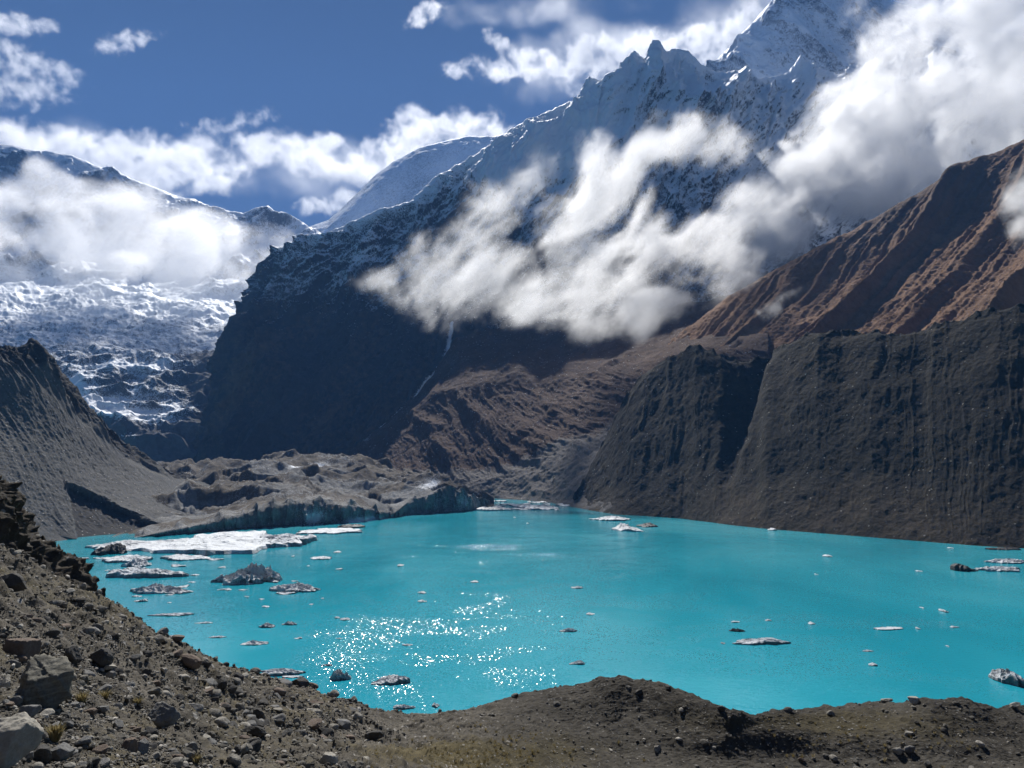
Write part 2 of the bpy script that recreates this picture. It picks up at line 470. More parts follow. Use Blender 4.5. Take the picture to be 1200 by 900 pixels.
# ------------------------------------------------------------------ brown terraces and scree above the far shore
def terraces():
    r0 = [(370, 550, 2300), (440, 506, 2300), (490, 464, 2300), (514, 432, 2350), (534, 395, 2350), (600, 380, 2400), (700, 370, 2400), (780, 360, 2400), (900, 340, 2300)]
    r1 = [(380, 549, 2140), (440, 512, 2110), (490, 476, 2070), (520, 458, 2040), (545, 452, 2015), (590, 450, 2000), (640, 447, 1960), (700, 436, 1900), (740, 432, 1820), (800, 422, 1700), (900, 400, 1600)]
    r2 = [(385, 556, 2000), (440, 552, 1900), (500, 548, 1800), (555, 545, 1730), (600, 534, 1700), (640, 515, 1650), (680, 502, 1600), (715, 490, 1560), (780, 480, 1500), (900, 470, 1450)]
    r3 = [(385, 572, 1950)] + [(470, 574, 1760), (530, 582, 1640)] + shore([(575, 584), (610, 586), (645, 589), (680, 596), (715, 602), (780, 605), (900, 610)])
    r4 = np.array([at(*p) for p in r3]); r4[:, 2] = -12; r4[:, 1] -= 30
    P, U, V = loft([r0, r1, r2, r3, r4], 640, 330, [1, 1.2, 1, .12], .45)
    N = face_cam(normals(P), P)
    up = np.array([0, 0, 1.])
    x, y, z = P[..., 0], P[..., 1], P[..., 2]
    s = np.stack([x + .35 * y + 18 * fbm(P, 90, 3), y * .1, z * .2], -1)
    g = ridged(s, 120, 5, .55); g2 = ridged(s + 300, 36, 4, .6)
    wall = sstep(.9, 1.15, V) * (1 - sstep(2.0, 2.5, V))
    P = P + N * ((g - .5) * 26 * wall + (g2 - .5) * 10 * wall + (ridged(s + 8, 12, 3) - .5) * 3 * wall)[..., None]
    fan = sstep(1.9, 2.3, V) * (1 - sstep(2.9, 3.0, V))
    P = P + N * ((g2 - .5) * 5 * fan + fbm(P, 22, 3) * 2.5 * fan)[..., None]
    top = 1 - sstep(.8, 1.1, V)
    P = P + N * ((ridged(np.stack([x - .3 * z, y * .5, z * .3], -1), 160, 5) - .4) * 22 * top)[..., None]
    P = P + N * (fbm(P, 40, 5, .6) * 5 * (1 - sstep(2.8, 3, V)))[..., None]
    tint = sstep(1.9, 2.25, V + .25 * fbm(P, 120, 3)) + .35 * sstep(.1, .25, fbm(P, 110, 4)) * (1 - sstep(.8, 1.0, V))
    qx, qy = proj(P)
    P = P + N * (fbm(P, 11, 4, .6) * 2.2 * (1 - sstep(2.8, 3, V)))[..., None]
    w_ = 3 * fbm(P, 30, 3)
    dl = np.abs(qy - (521 - (qx - 398) * .36) + w_)
    snow = .75 * np.exp(-(dl / 2.2) ** 2) * sstep(396, 402, qx) * sstep(438, 432, qx) + .6 * np.exp(-((qx - 428) / 7) ** 2 - ((qy - 514) / 5) ** 2)
    snow = snow + .42 * (fbm(P, 14, 3) > .22) * sstep(.5, .8, V) * sstep(2.2, 1.6, V) * .3 - .1
    grid_mesh('terrace_hill', P, M['brown_scree'], {'tint': tint, 'snow': snow})


# ------------------------------------------------------------------ brown mountainside on the right
def brown_mountain():
    r0 = [(700, 460, 2100), (740, 436, 2050), (800, 393, 2000), (850, 352, 2000), (900, 322, 2000), (950, 296, 2000), (1000, 270, 2000), (1040, 247, 2000), (1080, 225, 2000), (1110, 206, 2000), (1140, 190, 2000), (1170, 180, 2000), (1200, 165, 2000), (1420, 30, 2000)]
    r1 = [(730, 470, 1800), (800, 428, 1780), (880, 378, 1760), (960, 338, 1750), (1040, 298, 1750), (1120, 256, 1750), (1200, 218, 1750), (1480, 60, 1750)]
    r2 = [(800, 470, 1550), (880, 425, 1520), (960, 392, 1500), (1040, 352, 1500), (1120, 314, 1500), (1200, 276, 1500), (1520, 110, 1500)]
    r3 = [(860, 500, 1350), (960, 440, 1300), (1040, 402, 1280), (1120, 368, 1260), (1200, 336, 1240), (1560, 170, 1240)]
    r4 = [(900, 560, 1150), (1000, 500, 1100), (1100, 460, 1060), (1200, 420, 1040), (1600, 260, 1040)]
    P, U, V = loft([back(r0, 500, 300), r0, r1, r2, r3, r4], 620, 380, [.25, 1, 1, 1, .8], .7)
    N = face_cam(normals(P), P)
    x, y, z = P[..., 0], P[..., 1], P[..., 2]
    s = np.stack([y - .73 * x + 26 * fbm(P, 330, 3) + 9 * fbm(P, 90, 3), .035 * x, z * .06], -1)
    g = ridged(s, 210, 4, .5); g2 = ridged(s + 77, 62, 5, .6)
    e = sstep(1.0, 1.3, V)
    P = P + N * ((g - .45) * 58 * e + (g2 - .45) * 15 * e + (ridged(s + 9, 24, 4) - .5) * 6 * e)[..., None]
    P = P + N * (fbm(P, 45, 6, .65) * 9 * sstep(1., 1.05, V) + fbm(P, 9, 3) * 2)[..., None]
    tint = .15 + 1.3 * np.maximum(0, fbm(s, 200, 4)) + .35 * sstep(500, 800, P[..., 2])
    grid_mesh('brown_mountain', P, M['brown_rock'], {'tint': tint, 'snow': 0 * tint})


# ------------------------------------------------------------------ right lateral moraine, a wall of loose till
def right_moraine():
    sh = shore([(668, 592), (690, 598), (720, 603), (760, 605), (800, 608), (830, 612), (870, 617), (900, 620), (950, 624), (1000, 628), (1050, 632), (1100, 636), (1150, 640), (1200, 643), (1300, 652), (1500, 675)])
    crest = [(672, 585, 1320), (690, 548, 1370), (712, 505, 1400), (735, 460, 1400), (752, 438, 1400), (775, 424, 1370), (800, 408, 1340), (815, 402, 1320), (835, 410, 1300), (855, 419, 1280), (890, 417, 1240), (912, 408, 1200), (935, 394, 1170),
             (958, 386, 1140), (985, 388, 1120), (1010, 387, 1090), (1050, 389, 1050), (1085, 383, 1030), (1110, 378, 1010), (1140, 368, 990), (1165, 361, 970), (1200, 356, 950), (1300, 340, 880), (1500, 310, 800)]
    sx = [p[0] for p in sh]; sy = [p[2] for p in sh]
    crest = [(a, b_, float(np.interp(a, sx, sy)) + (c_ - float(np.interp(a, sx, sy))) * .72) for a, b_, c_ in crest]
    n = 900
    A = resample(sh, n); B = resample(crest, n)
    px = np.linspace(0, 1, n)
    r0 = B + np.array([20, 150, -70])
    up3 = A * .28 + B * .72; lo3 = A * .7 + B * .3
    lo3[:, 2] -= 10
    low = A + np.array([0, -25, -14])
    P, U, V = loft([r0, B, up3, lo3, A, low], n, 400, [.15, 1, 1.2, 1, .12], .3)
    N = face_cam(normals(P), P)
    x, y, z = P[..., 0], P[..., 1], P[..., 2]
    s = np.stack([U * 1150 + 16 * fbm(P, 90, 3) + 5 * fbm(P, 22, 3), 0 * U, V * 7 + z * .02], -1)
    g = ridged(s, 120, 5, .5); g2 = ridged(s * [1, 1, .5] + 41, 14, 5, .6)
    e = sstep(.95, 1.2, V) * (1 - sstep(3.4, 4, V) * .8)
    left = 1 - sstep(.2, .3, U)
    P = P + N * ((g - .5) * (3.2 + 6 * left) * e + (g2 - .5) * (.6 + 1.1 * sstep(-.05, .3, fbm(np.stack([U * 9, V * .5, 0 * U], -1), 1, 3)) + 1.5 * left) * e)[..., None]
    # the deep notch that parts the cone on the left from the long wall
    pxg = 670 + 830 * U
    dk = pxg - (890 - 19 * (V - 1.2)) + 6 * fbm(P, 60, 4)
    wd = np.clip(30 - 10 * (V - 1), 7, 30)
    notch = np.where(dk < 0, np.exp(-(dk / wd) ** 2), np.exp(-(dk / 7) ** 2)) * (1 - sstep(1.8, 3.5, V))
    P = P + np.array([.7, .7, 0]) * (notch * 40)[..., None]
    bul = np.exp(-((pxg - 900) / 11) ** 2) * sstep(1.1, 1.5, V) * (1 - sstep(3.2, 3.9, V))
    P = P - np.array([.7, .7, 0]) * (bul * 9)[..., None]
    P = P + N * (fbm(P * [1, 1, .5], 40, 5, .6) * 4 * sstep(.98, 1.05, V) + fbm(P, 6, 3) * .35)[..., None]
    nr = np.exp(-((V - 1) / .1) ** 2)
    P[..., 2] += (ridged(P, 38, 4) - .5) * 12 * nr
    tint = .25 + .6 * fbm(P, 140, 4) + .55 * sstep(2.9, 3.8, V) + .3 * (1 - sstep(.0, .12, U))
    grid_mesh('moraine_hill', P, M['moraine'], {'tint': tint, 'snow': 0 * tint})


# ------------------------------------------------------------------ left lateral moraine, grey scree
def left_moraine():
    crest = [(-260, 388, 760), (-120, 398, 830), (-50, 404, 900), (0, 403, 950), (22, 402, 960), (42, 404, 980), (58, 411, 1000), (70, 428, 1020), (82, 448, 1050), (102, 470, 1100), (122, 492, 1150), (140, 510, 1200), (160, 527, 1260), (185, 543, 1340),
             (205, 552, 1420), (250, 558, 1500), (300, 566, 1500)]
    mid = [(-260, 520, 620), (-120, 520, 690), (0, 512, 820), (40, 512, 860), (70, 520, 900), (100, 540, 950), (130, 555, 1000), (160, 565, 1060), (200, 575, 1150), (250, 580, 1260), (300, 582, 1330)]
    foot = [(-260, 680, 480)] + [(-120, 660, 540), (0, 640, 690), (40, 632, 740), (70, 628, 770)] + shore([(90, 632), (120, 629), (160, 626), (200, 622)]) + [(240, 608, 1010), (280, 598, 1100), (300, 595, 1200)]
    low = np.array([at(*p) for p in foot]); low[:, 2] = -15; low[:, 0] += 25; low[:, 1] -= 20
    P, U, V = loft([back(crest, 300, 160), crest, mid, foot, low], 620, 420, [.2, 1.3, 1.3, .15], .7)
    N = face_cam(normals(P), P)
    x, y, z = P[..., 0], P[..., 1], P[..., 2]
    k = x * .6 + y * .75
    s = np.stack([U * 800 - V * 110 + 7 * fbm(P, 60, 3), 0 * k, V * 25], -1)
    g = ridged(s, 75, 5, .55); g2 = ridged(s + 33, 17, 4, .6)
    hi = sstep(.95, 1.1, V) * (1 - sstep(1.3, 1.7, V))
    lo = sstep(1.5, 1.8, V) * (1 - sstep(2.8, 3, V))
    P = P + N * ((g - .5) * 30 * hi + (g2 - .5) * (9 * hi + 1.5 * lo) + (ridged(s + 5, 7, 4) - .5) * 1.1 * lo + fbm(P, 4, 3) * .9 * lo)[..., None]
    P = P + N * (fbm(P, 12, 4, .6) * (4.5 * hi + 1.6 * lo))[..., None]
    # undercut earth cliff at the water
    qx, qy = proj(P)
    wob = 5 * fbm(P, 25, 3)
    edge = qy - (569 + (qx - 75) * .45) + wob
    lft = qx - (76 + (qy - 569) * .2) + wob
    cut = sstep(0, 7, edge) * sstep(0, 5, lft) * sstep(205, 185, qx) * (V > 1.3)
    P = P + np.array([-.55, .8, 0]) * (cut * 20)[..., None]
    P[..., 2] += 7 * np.exp(-(edge / 5) ** 2) * (lft > 0) * (qx < 190) * (V > 1.3)
    P[..., 2] += (ridged(P, 26, 4) - .5) * 10 * np.exp(-((V - 1) / .08) ** 2)
    tint = .9 * (1 - sstep(1.2, 1.62, V + .3 * fbm(P, 60, 3))) + .75 * cut
    grid_mesh('scree_hill', P, M['grey_scree'], {'tint': tint, 'snow': 0 * tint})


# ------------------------------------------------------------------ debris-covered glacier tongue with its ice cliff
def glacier():
    r0 = [(60, 575, 2250), (150, 560, 2250), (250, 556, 2250), (345, 556, 2250), (450, 560, 2200), (520, 574, 2000), (560, 588, 1700), (580, 592, 1560)]
    r1 = [(60, 560, 1650), (150, 552, 1750), (205, 548, 1800), (240, 538, 1850), (290, 541, 1800), (345, 533, 1750), (390, 537, 1700), (430, 541, 1720), (470, 549, 1740), (520, 567, 1600), (555, 583, 1500), (580, 589, 1480)]
    r2 = [(60, 590, 1100), (150, 582, 1180), (200, 572, 1250), (260, 566, 1300), (320, 556, 1300), (370, 558, 1300), (420, 558, 1330), (480, 560, 1400), (525, 569, 1340), (552, 580, 1300), (578, 590, 1290)]
    r3 = [(60, 640, 740), (110, 637, 770), (150, 634, 820), (190, 622, 880), (240, 612, 935), (285, 604, 960), (318, 594, 990), (350, 591, 1010), (385, 592, 1020), (420, 596, 1040), (446, 603, 1055), (462, 601, 1085), (478, 588, 1110), (500, 579, 1140), (520, 573, 1165), (540, 575, 1185), (556, 583, 1200), (574, 591, 1240)]
    r4 = shore([(60, 632), (110, 630), (150, 629), (190, 628), (240, 624), (285, 620), (318, 618), (350, 616), (385, 614), (420, 612), (446, 609), (462, 607), (478, 604), (500, 602.5), (520, 601), (540, 600), (556, 598), (574, 594)])
    fx = np.array([p[0] for p in r4]); fy = np.array([p[2] for p in r4])
    r3 = [(p[0], p[1] - (7 if 270 < p[0] < 450 else 3), p[2]) for p in r3]
    r3 = [(p[0], p[1], float(np.interp(p[0], fx, fy)) + 7 + .15 * abs(p[1] - 612)) for p in r3]
    r5 = np.array([at(*p) for p in r4]); r5[:, 2] = -14
    P, U, V = loft([r0, r1, r2, r3, r4, r5], 760, 330, [.7, 1.1, 1.1, .8, .1], .35)
    N = face_cam(normals(P), P)
    up = np.array([0, 0, 1.])
    top = sstep(.3, .8, V) * (1 - sstep(2.6, 3.0, V))
    hum = ridged(P * [1, 1, 0], 170, 5, .5) - .45
    stepn = sstep(-.02, .05, fbm(P * [1, 1, 0], 150, 4, .5, off=3.3)) - .5
    P = P + up * (hum * 30 * top + stepn * 13 * top * sstep(.5, 1.2, V) + fbm(P, 38, 4, .55) * 8 * top + fbm(P, 9, 3) * 1.6 * top)[..., None]
    cl = sstep(2.85, 3.1, V) * (1 - sstep(3.85, 4, V))
    s = np.stack([P[..., 0] + .3 * P[..., 1], 0 * P[..., 0], P[..., 2] * .25], -1)
    P = P + np.array([.1, -1, 0]) * (((ridged(s, 26, 4, .6) - .5) * 22 + fbm(P, 9, 3) * 2.5) * cl)[..., None]
    P = P + up * (((ridged(s, 30, 3) - .5) * 12) * np.exp(-((V - 3) / .12) ** 2))[..., None]
    qx, qy = proj(P)
    tint = .95 * cl + .8 * sstep(.05, .2, fbm(P * [1, 1, .5], 120, 4)) * sstep(1.0, 2.0, V)
    for (px, py, rx, ry) in ((412, 572, 40, 12), (318, 572, 45, 12), (520, 585, 40, 14), (250, 590, 30, 7)):
        tint = tint + .7 * np.exp(-((qx - px) / rx) ** 2 - ((qy - py) / ry) ** 2)
    snow = .2 + .35 * fbm(P, 60, 4)
    for (px, py, Yk, rx, ry, wt) in [(410, 571, 1300, 42, 11, .0), (385, 602, 1020, 10, 8, .5), (432, 606, 1050, 20, 5, .6), (398, 545, 1680, 7, 3, .6), (512, 566, 1360, 10, 5, .45), (515, 585, 1160, 8, 8, .22), (545, 588, 1190, 8, 8, .25), (140, 578, 1150, 25, 2, .5), (205, 585, 1100, 18, 3, .35)]:
        c = at(px, py, Yk); sx = rx * Yk / F; sz = ry * Yk / F
        snow = snow + wt * np.exp(-((P[..., 0] - c[0]) / sx) ** 2 - ((P[..., 2] - c[2]) / sz) ** 2)
    grid_mesh('glacier_terrain', P, M['debris_ice'], {'tint': tint, 'snow': snow})


# ------------------------------------------------------------------ the near moraine under the photographer's feet
FG = {}
def fg_rows():
    r0 = [(-700, 1100, 4.2), (-160, 1150, 4.2), (100, 1150, 6), (300, 1150, 10), (500, 1150, 16), (750, 1150, 26), (1000, 1150, 34), (1360, 1150, 36), (2300, 1150, 30)]
    r1 = [(-700, 850, 10), (-160, 900, 11), (0, 900, 13), (100, 900, 15.5), (250, 900, 22), (400, 900, 34), (520, 900, 56), (600, 900, 72), (650, 900, 82), (730, 900, 90), (800, 905, 90), (870, 905, 91), (950, 905, 94.5), (1100, 905, 93), (1360, 905, 91), (2300, 905, 80)]
    r2 = [(-700, 640, 24), (-160, 745, 26), (0, 765, 27), (100, 790, 31), (200, 818, 38), (300, 848, 48), (400, 868, 60), (480, 872, 74), (560, 865, 84), (600, 860, 92), (650, 850, 98), (730, 842, 103), (800, 852, 99), (850, 856, 97), (890, 852, 99.5), (950, 854, 103), (1020, 860, 102), (1060, 864, 101), (1110, 866, 100), (1200, 872, 100), (1360, 870, 100), (2300, 860, 86)]
    r3 = [(-700, 480, 44), (-160, 600, 48), (0, 640, 50), (40, 660, 52), (70, 676, 54), (100, 692, 56), (130, 708, 58), (165, 732, 62), (200, 757, 66), (240, 772, 72), (300, 791, 80), (350, 803, 85), (400, 821, 90), (450, 833, 95), (480, 837, 100), (520, 837, 105),
          (560, 827, 108), (620, 808, 110), (680, 798, 110), (705, 794, 110), (730, 793, 110), (770, 798, 108), (800, 806, 105), (820, 815, 103), (855, 831, 100), (885, 837, 102), (905, 831, 106), (950, 828, 112), (990, 825, 116), (1030, 821, 118), (1050, 822, 114), (1070, 820, 110), (1090, 817, 108), (1130, 818, 108), (1160, 827, 108), (1200, 828, 110), (1360, 824, 110), (1600, 815, 110), (2300, 800, 96)]
    return r0, r1, r2, r3


def foreground():
    n = 1500
    r0, r1, r2, r3 = [resample(r, n) for r in fg_rows()]
    r4 = r3 * [1.12, 1.12, 1] + [0, 0, -9]
    r5 = r3 * [1.7, 1.7, 0] + [0, 0, -6]
    rm = r0 * [1.0, -.6, 1] + [0, 0, .6]
    P, U, V = loft([rm, r0, r1, r2, r3, r4, r5], n, 620, [.15, .5, 1.2, 1.2, .3, .3], .35)
    up = np.array([0, 0, 1.])
    d = np.linalg.norm(P - [0, 0, H], axis=-1)
    vis = sstep(.6, 1.2, V) * (1 - sstep(4.2, 4.8, V))
    px = P[..., 0] / P[..., 1] * F + 600
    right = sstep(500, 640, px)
    calm = 1 - .85 * np.exp(-((px - 868) / 55) ** 2)
    big = calm * fbm(P * [1, 1, .6], 11, 4, off=4.2) * 1.9 * (1 - .8 * right)
    P = P + up * (big * vis * np.clip(d / 40, .25, 1) * (1 - .8 * np.exp(-((V - 4) / .25) ** 2)))[..., None]
    rug = fbm(P, 2.3, 5, .6) * .6 + (ridged(P, 1.1, 4, .6) - .5) * .22
    P = P + up * (rug * np.clip(d / 30, .35, 1.6) * (1 - .55 * right))[..., None]
    # runnels down the loose ridge on the right
    s = np.stack([P[..., 0] + .35 * P[..., 1] + 2 * fbm(P, 12, 2), 0 * px, P[..., 2] * .3], -1)
    P = P + up * ((ridged(s, 5.5, 4, .6) - .5) * .8 * right * vis * calm)[..., None]
    tint = .9 * np.exp(-((px - 560) / 130) ** 2 - ((V - 2.35) / .5) ** 2) + .7 * np.exp(-((px - 960) / 160) ** 2 - ((V - 3.3) / .45) ** 2) + .22 * fbm(P, 9, 4) + .12
    tint = np.where(px < 430, .35 + .5 * fbm(P, 6, 4), tint)
    grid_mesh('moraine_ground', P, M['near_ground'], {'tint': tint, 'snow': right * 1.0})  # 'snow' here carries the right ridge mask for dark shale and painted shade
    FG.update(P=P, V=V, px=px, N=normals(P))


def spur():
    crest = [(-120, 480, 58), (-40, 530, 63), (0, 556, 66), (14, 576, 68), (22, 592, 70), (30, 610, 73), (45, 626, 76), (60, 640, 79), (80, 649, 82), (96, 656, 84), (104, 668, 86), (112, 690, 87), (125, 712, 88)]
    foot = [(-120, 660, 50), (0, 680, 54), (30, 700, 57), (60, 715, 60), (90, 730, 66), (125, 750, 74)]
    c = resample(crest, 260); f = resample(foot, 260)
    bk = c * [1.3, 1.3, 0] + [0, 0, 20]
    P, U, V = loft([bk, c, f], 260, 150, [.35, 1], .3)
    N = face_cam(normals(P), P)
    P = P + N * ((ridged(P, 5, 5, .6) - .5) * 2.4 * sstep(.95, 1.1, V) + fbm(P, 1.2, 4, .6) * .6)[..., None]
    P[..., 2] += (ridged(P * [1, 1, 0], 3.2, 4, .6) - .45) * 1.3 * np.exp(-((V - 1) / .15) ** 2)
    grid_mesh('spur_ground', P, M['conglomerate'], {'tint': .4 + .6 * fbm(P, 4, 4), 'snow': 0 * U})


M = {}
M['snow_rock'] = rock_mat('snowy_rock', [(.05, .052, .06), (.085, .085, .09), (.13, .125, .12)], 180, snow=True, bump=.9)
M['ice_rock'] = rock_mat('icy_rock', [(.05, .052, .06), (.085, .085, .09), (.14, .135, .13)], 140, snow=True, bump=.5)
M['dark_rock'] = rock_mat('dark_rock', [(.022, .024, .030), (.04, .042, .047), (.065, .062, .06)], 150, tint=[(.05, .036, .028), (.09, .064, .046), (.13, .095, .068)], snow=True, bump=1.0)
M['brown_scree'] = rock_mat('brown_scree', [(.036, .022, .016), (.066, .040, .027), (.105, .066, .045)], 60, snow=True, tint=[(.07, .063, .057), (.12, .108, .098), (.185, .168, .152)], bump=1.0, streak=.3, speck=((.24, .23, .22), 5, .11))
M['brown_rock'] = rock_mat('brown_rock', [(.10, .056, .032), (.19, .11, .063), (.27, .165, .10)], 90, tint=[(.055, .037, .029), (.11, .072, .052), (.165, .112, .08)], bump=.9)
M['moraine'] = rock_mat('moraine_till', [(.012, .0102, .0072), (.022, .0188, .013), (.037, .0315, .0225)], 60, tint=[(.024, .018, .0115), (.04, .0305, .02), (.064, .05, .034)], bump=.7, streak=.3, speck=((.17, .155, .135), 3.0, .05))
M['grey_scree'] = rock_mat('grey_scree', [(.062, .061, .058), (.10, .098, .094), (.155, .152, .145)], 30, tint=[(.025, .024, .024), (.045, .043, .041), (.075, .07, .066)], bump=1.0, streak=.4, speck=((.34, .33, .31), 2.2, .10))
M['debris_ice'] = rock_mat('debris_ice', [(.058, .049, .039), (.105, .09, .073), (.165, .145, .12)], 45, tint=[(.07, .069, .066), (.18, .177, .17), (.36, .355, .34)], snow=True, bump=1.0, speck=((.3, .28, .26), 5, .07))
M['near_ground'] = rock_mat('near_gravel', [(.045, .040, .032), (.10, .089, .072), (.185, .166, .137)], 3.2, tint=[(.05, .042, .022), (.10, .082, .042), (.17, .142, .08)], bump=1.0, shale_shade=.5, speck=((.28, .265, .24), .42, .2))
M['conglomerate'] = rock_mat('conglomerate', [(.02, .018, .015), (.042, .037, .03), (.08, .07, .058)], 2.4, tint=[(.03, .024, .018), (.06, .048, .035), (.1, .085, .065)], bump=1.0, speck=((.2, .19, .17), .5, .15))
for f_ in (far_ridge, pyramid, left_massif, massif, terraces, brown_mountain, right_moraine, left_moraine, glacier, foreground, spur):
    f_()


# ------------------------------------------------------------------ the lake
def lake():
    m, nt, out = new_mat('glacial_water'); b = NB(nt)
    co = b.n('ShaderNodeTexCoord').outputs['Object']
    bs = b.n('ShaderNodeBsdfPrincipled')
    big = b.noise(b.mapping(co, (1, .55, 1)), 1 / 160, 4, .5, .6)
    c = b.ramp(big, [(.28, (.004, .235, .31)), (.5, (.02, .315, .40)), (.72, (.07, .42, .50))])
    b.set(bs.inputs['Base Color'], c)
    bs.inputs['Roughness'].default_value = .11; bs.inputs['IOR'].default_value = 1.333

    def vm(op, a, c=None, s=None):
        nd = nt.nodes.new('ShaderNodeVectorMath'); nd.operation = op
        b.set(nd.inputs[0], a)
        if c is not None: b.set(nd.inputs[1], c)
        if s is not None: b.set(nd.inputs['Scale'], s)
        return nd.outputs['Value'] if op in ('LENGTH', 'DISTANCE', 'DOT_PRODUCT') else nd.outputs[0]

    def facets(scale, off):
        vo = nt.nodes.new('ShaderNodeTexVoronoi'); b.set(vo.inputs['Vector'], vm('ADD', co, off)); vo.inputs['Scale'].default_value = scale
        return vm('SUBTRACT', vo.outputs['Color'], (.5, .5, .5))
    # small facets of chopped water, strongest where gusts roughen the lake
    f = vm('ADD', facets(3.6, (0, 0, 0)), facets(2.1, (31.7, 12.1, 0)))
    lanes = b.mapr(b.noise(b.mapping(co, (.8, 1, 1), (0, 0, -.3)), 1 / 55, 5, .62, 1.4), .38, .66, .0, 1.0, True)
    gust = None
    for (px, py, rx, ry, wt) in ((528, 735, 170, 64, .82), (590, 645, 190, 30, .45), (480, 795, 120, 36, .6), (900, 770, 150, 40, .22), (990, 728, 170, 10, .3)):
        g0 = on_water(px, py); k = g0[1] / F
        ry_ = abs(on_water(px, py - ry)[1] - on_water(px, py + ry)[1]) / 2
        d = vm('MULTIPLY', vm('SUBTRACT', co, tuple(g0)), (1 / (rx * k), 1 / ry_, 0))
        e = b.mapr(vm('LENGTH', d), .1, 1.25, wt, 0, True)
        gust = e if gust is None else b.math('MAXIMUM', gust, e)
    amt = b.math('ADD', b.math('MULTIPLY', gust, b.math('ADD', .35, b.math('MULTIPLY', lanes, .85))), b.math('MULTIPLY', lanes, .16))
    amt = b.math('ADD', amt, .05)
    tilt = vm('MULTIPLY', vm('SCALE', f, s=b.math('MULTIPLY', amt, .72)), (1, 1, 0))
    sw = b.noise(b.mapping(co, (1, 1.4, 1), (0, 0, .35)), 1 / 3.2, 3, .6)
    bn = b.bump(sw, .25, .5)
    nrm = vm('NORMALIZE', vm('ADD', bn, tilt))
    b.set(bs.inputs['Normal'], nrm)
    nt.links.new(bs.outputs[0], out.inputs[0])
    V = np.array([[-2600, 20, 0], [2600, 20, 0], [2600, 2300, 0], [-2600, 2300, 0]], float)
    raw_mesh('lake_water', V, [[0, 1, 2, 3]], m, None, 'structure', False)


lake()

# ------------------------------------------------------------------ clouds: fog grids with a thin ragged skin
def cloud_mat(name, dens, col=(1, 1, 1), aniso=.3):
    m, nt, out = new_mat(name); b = NB(nt)
    v = b.n('ShaderNodeVolumePrincipled')
    v.inputs['Color'].default_value = (*col, 1)
    v.inputs['Anisotropy'].default_value = aniso
    v.inputs['Density Attribute'].default_value = ''
    a = b.n('ShaderNodeAttribute', attribute_name='density')
    b.set(v.inputs['Density'], b.math('MULTIPLY', a.outputs['Fac'], dens))
    nt.links.new(v.outputs[0], out.inputs['Volume'])
    return m


def skin_mat():
    m, nt, out = new_mat('cloud_mist'); b = NB(nt)
    v = b.n('ShaderNodeVolumePrincipled'); v.inputs['Density'].default_value = 1e-6
    v.inputs['Density Attribute'].default_value = ''
    nt.links.new(v.outputs[0], out.inputs['Volume'])
    return m


SKIN = skin_mat()


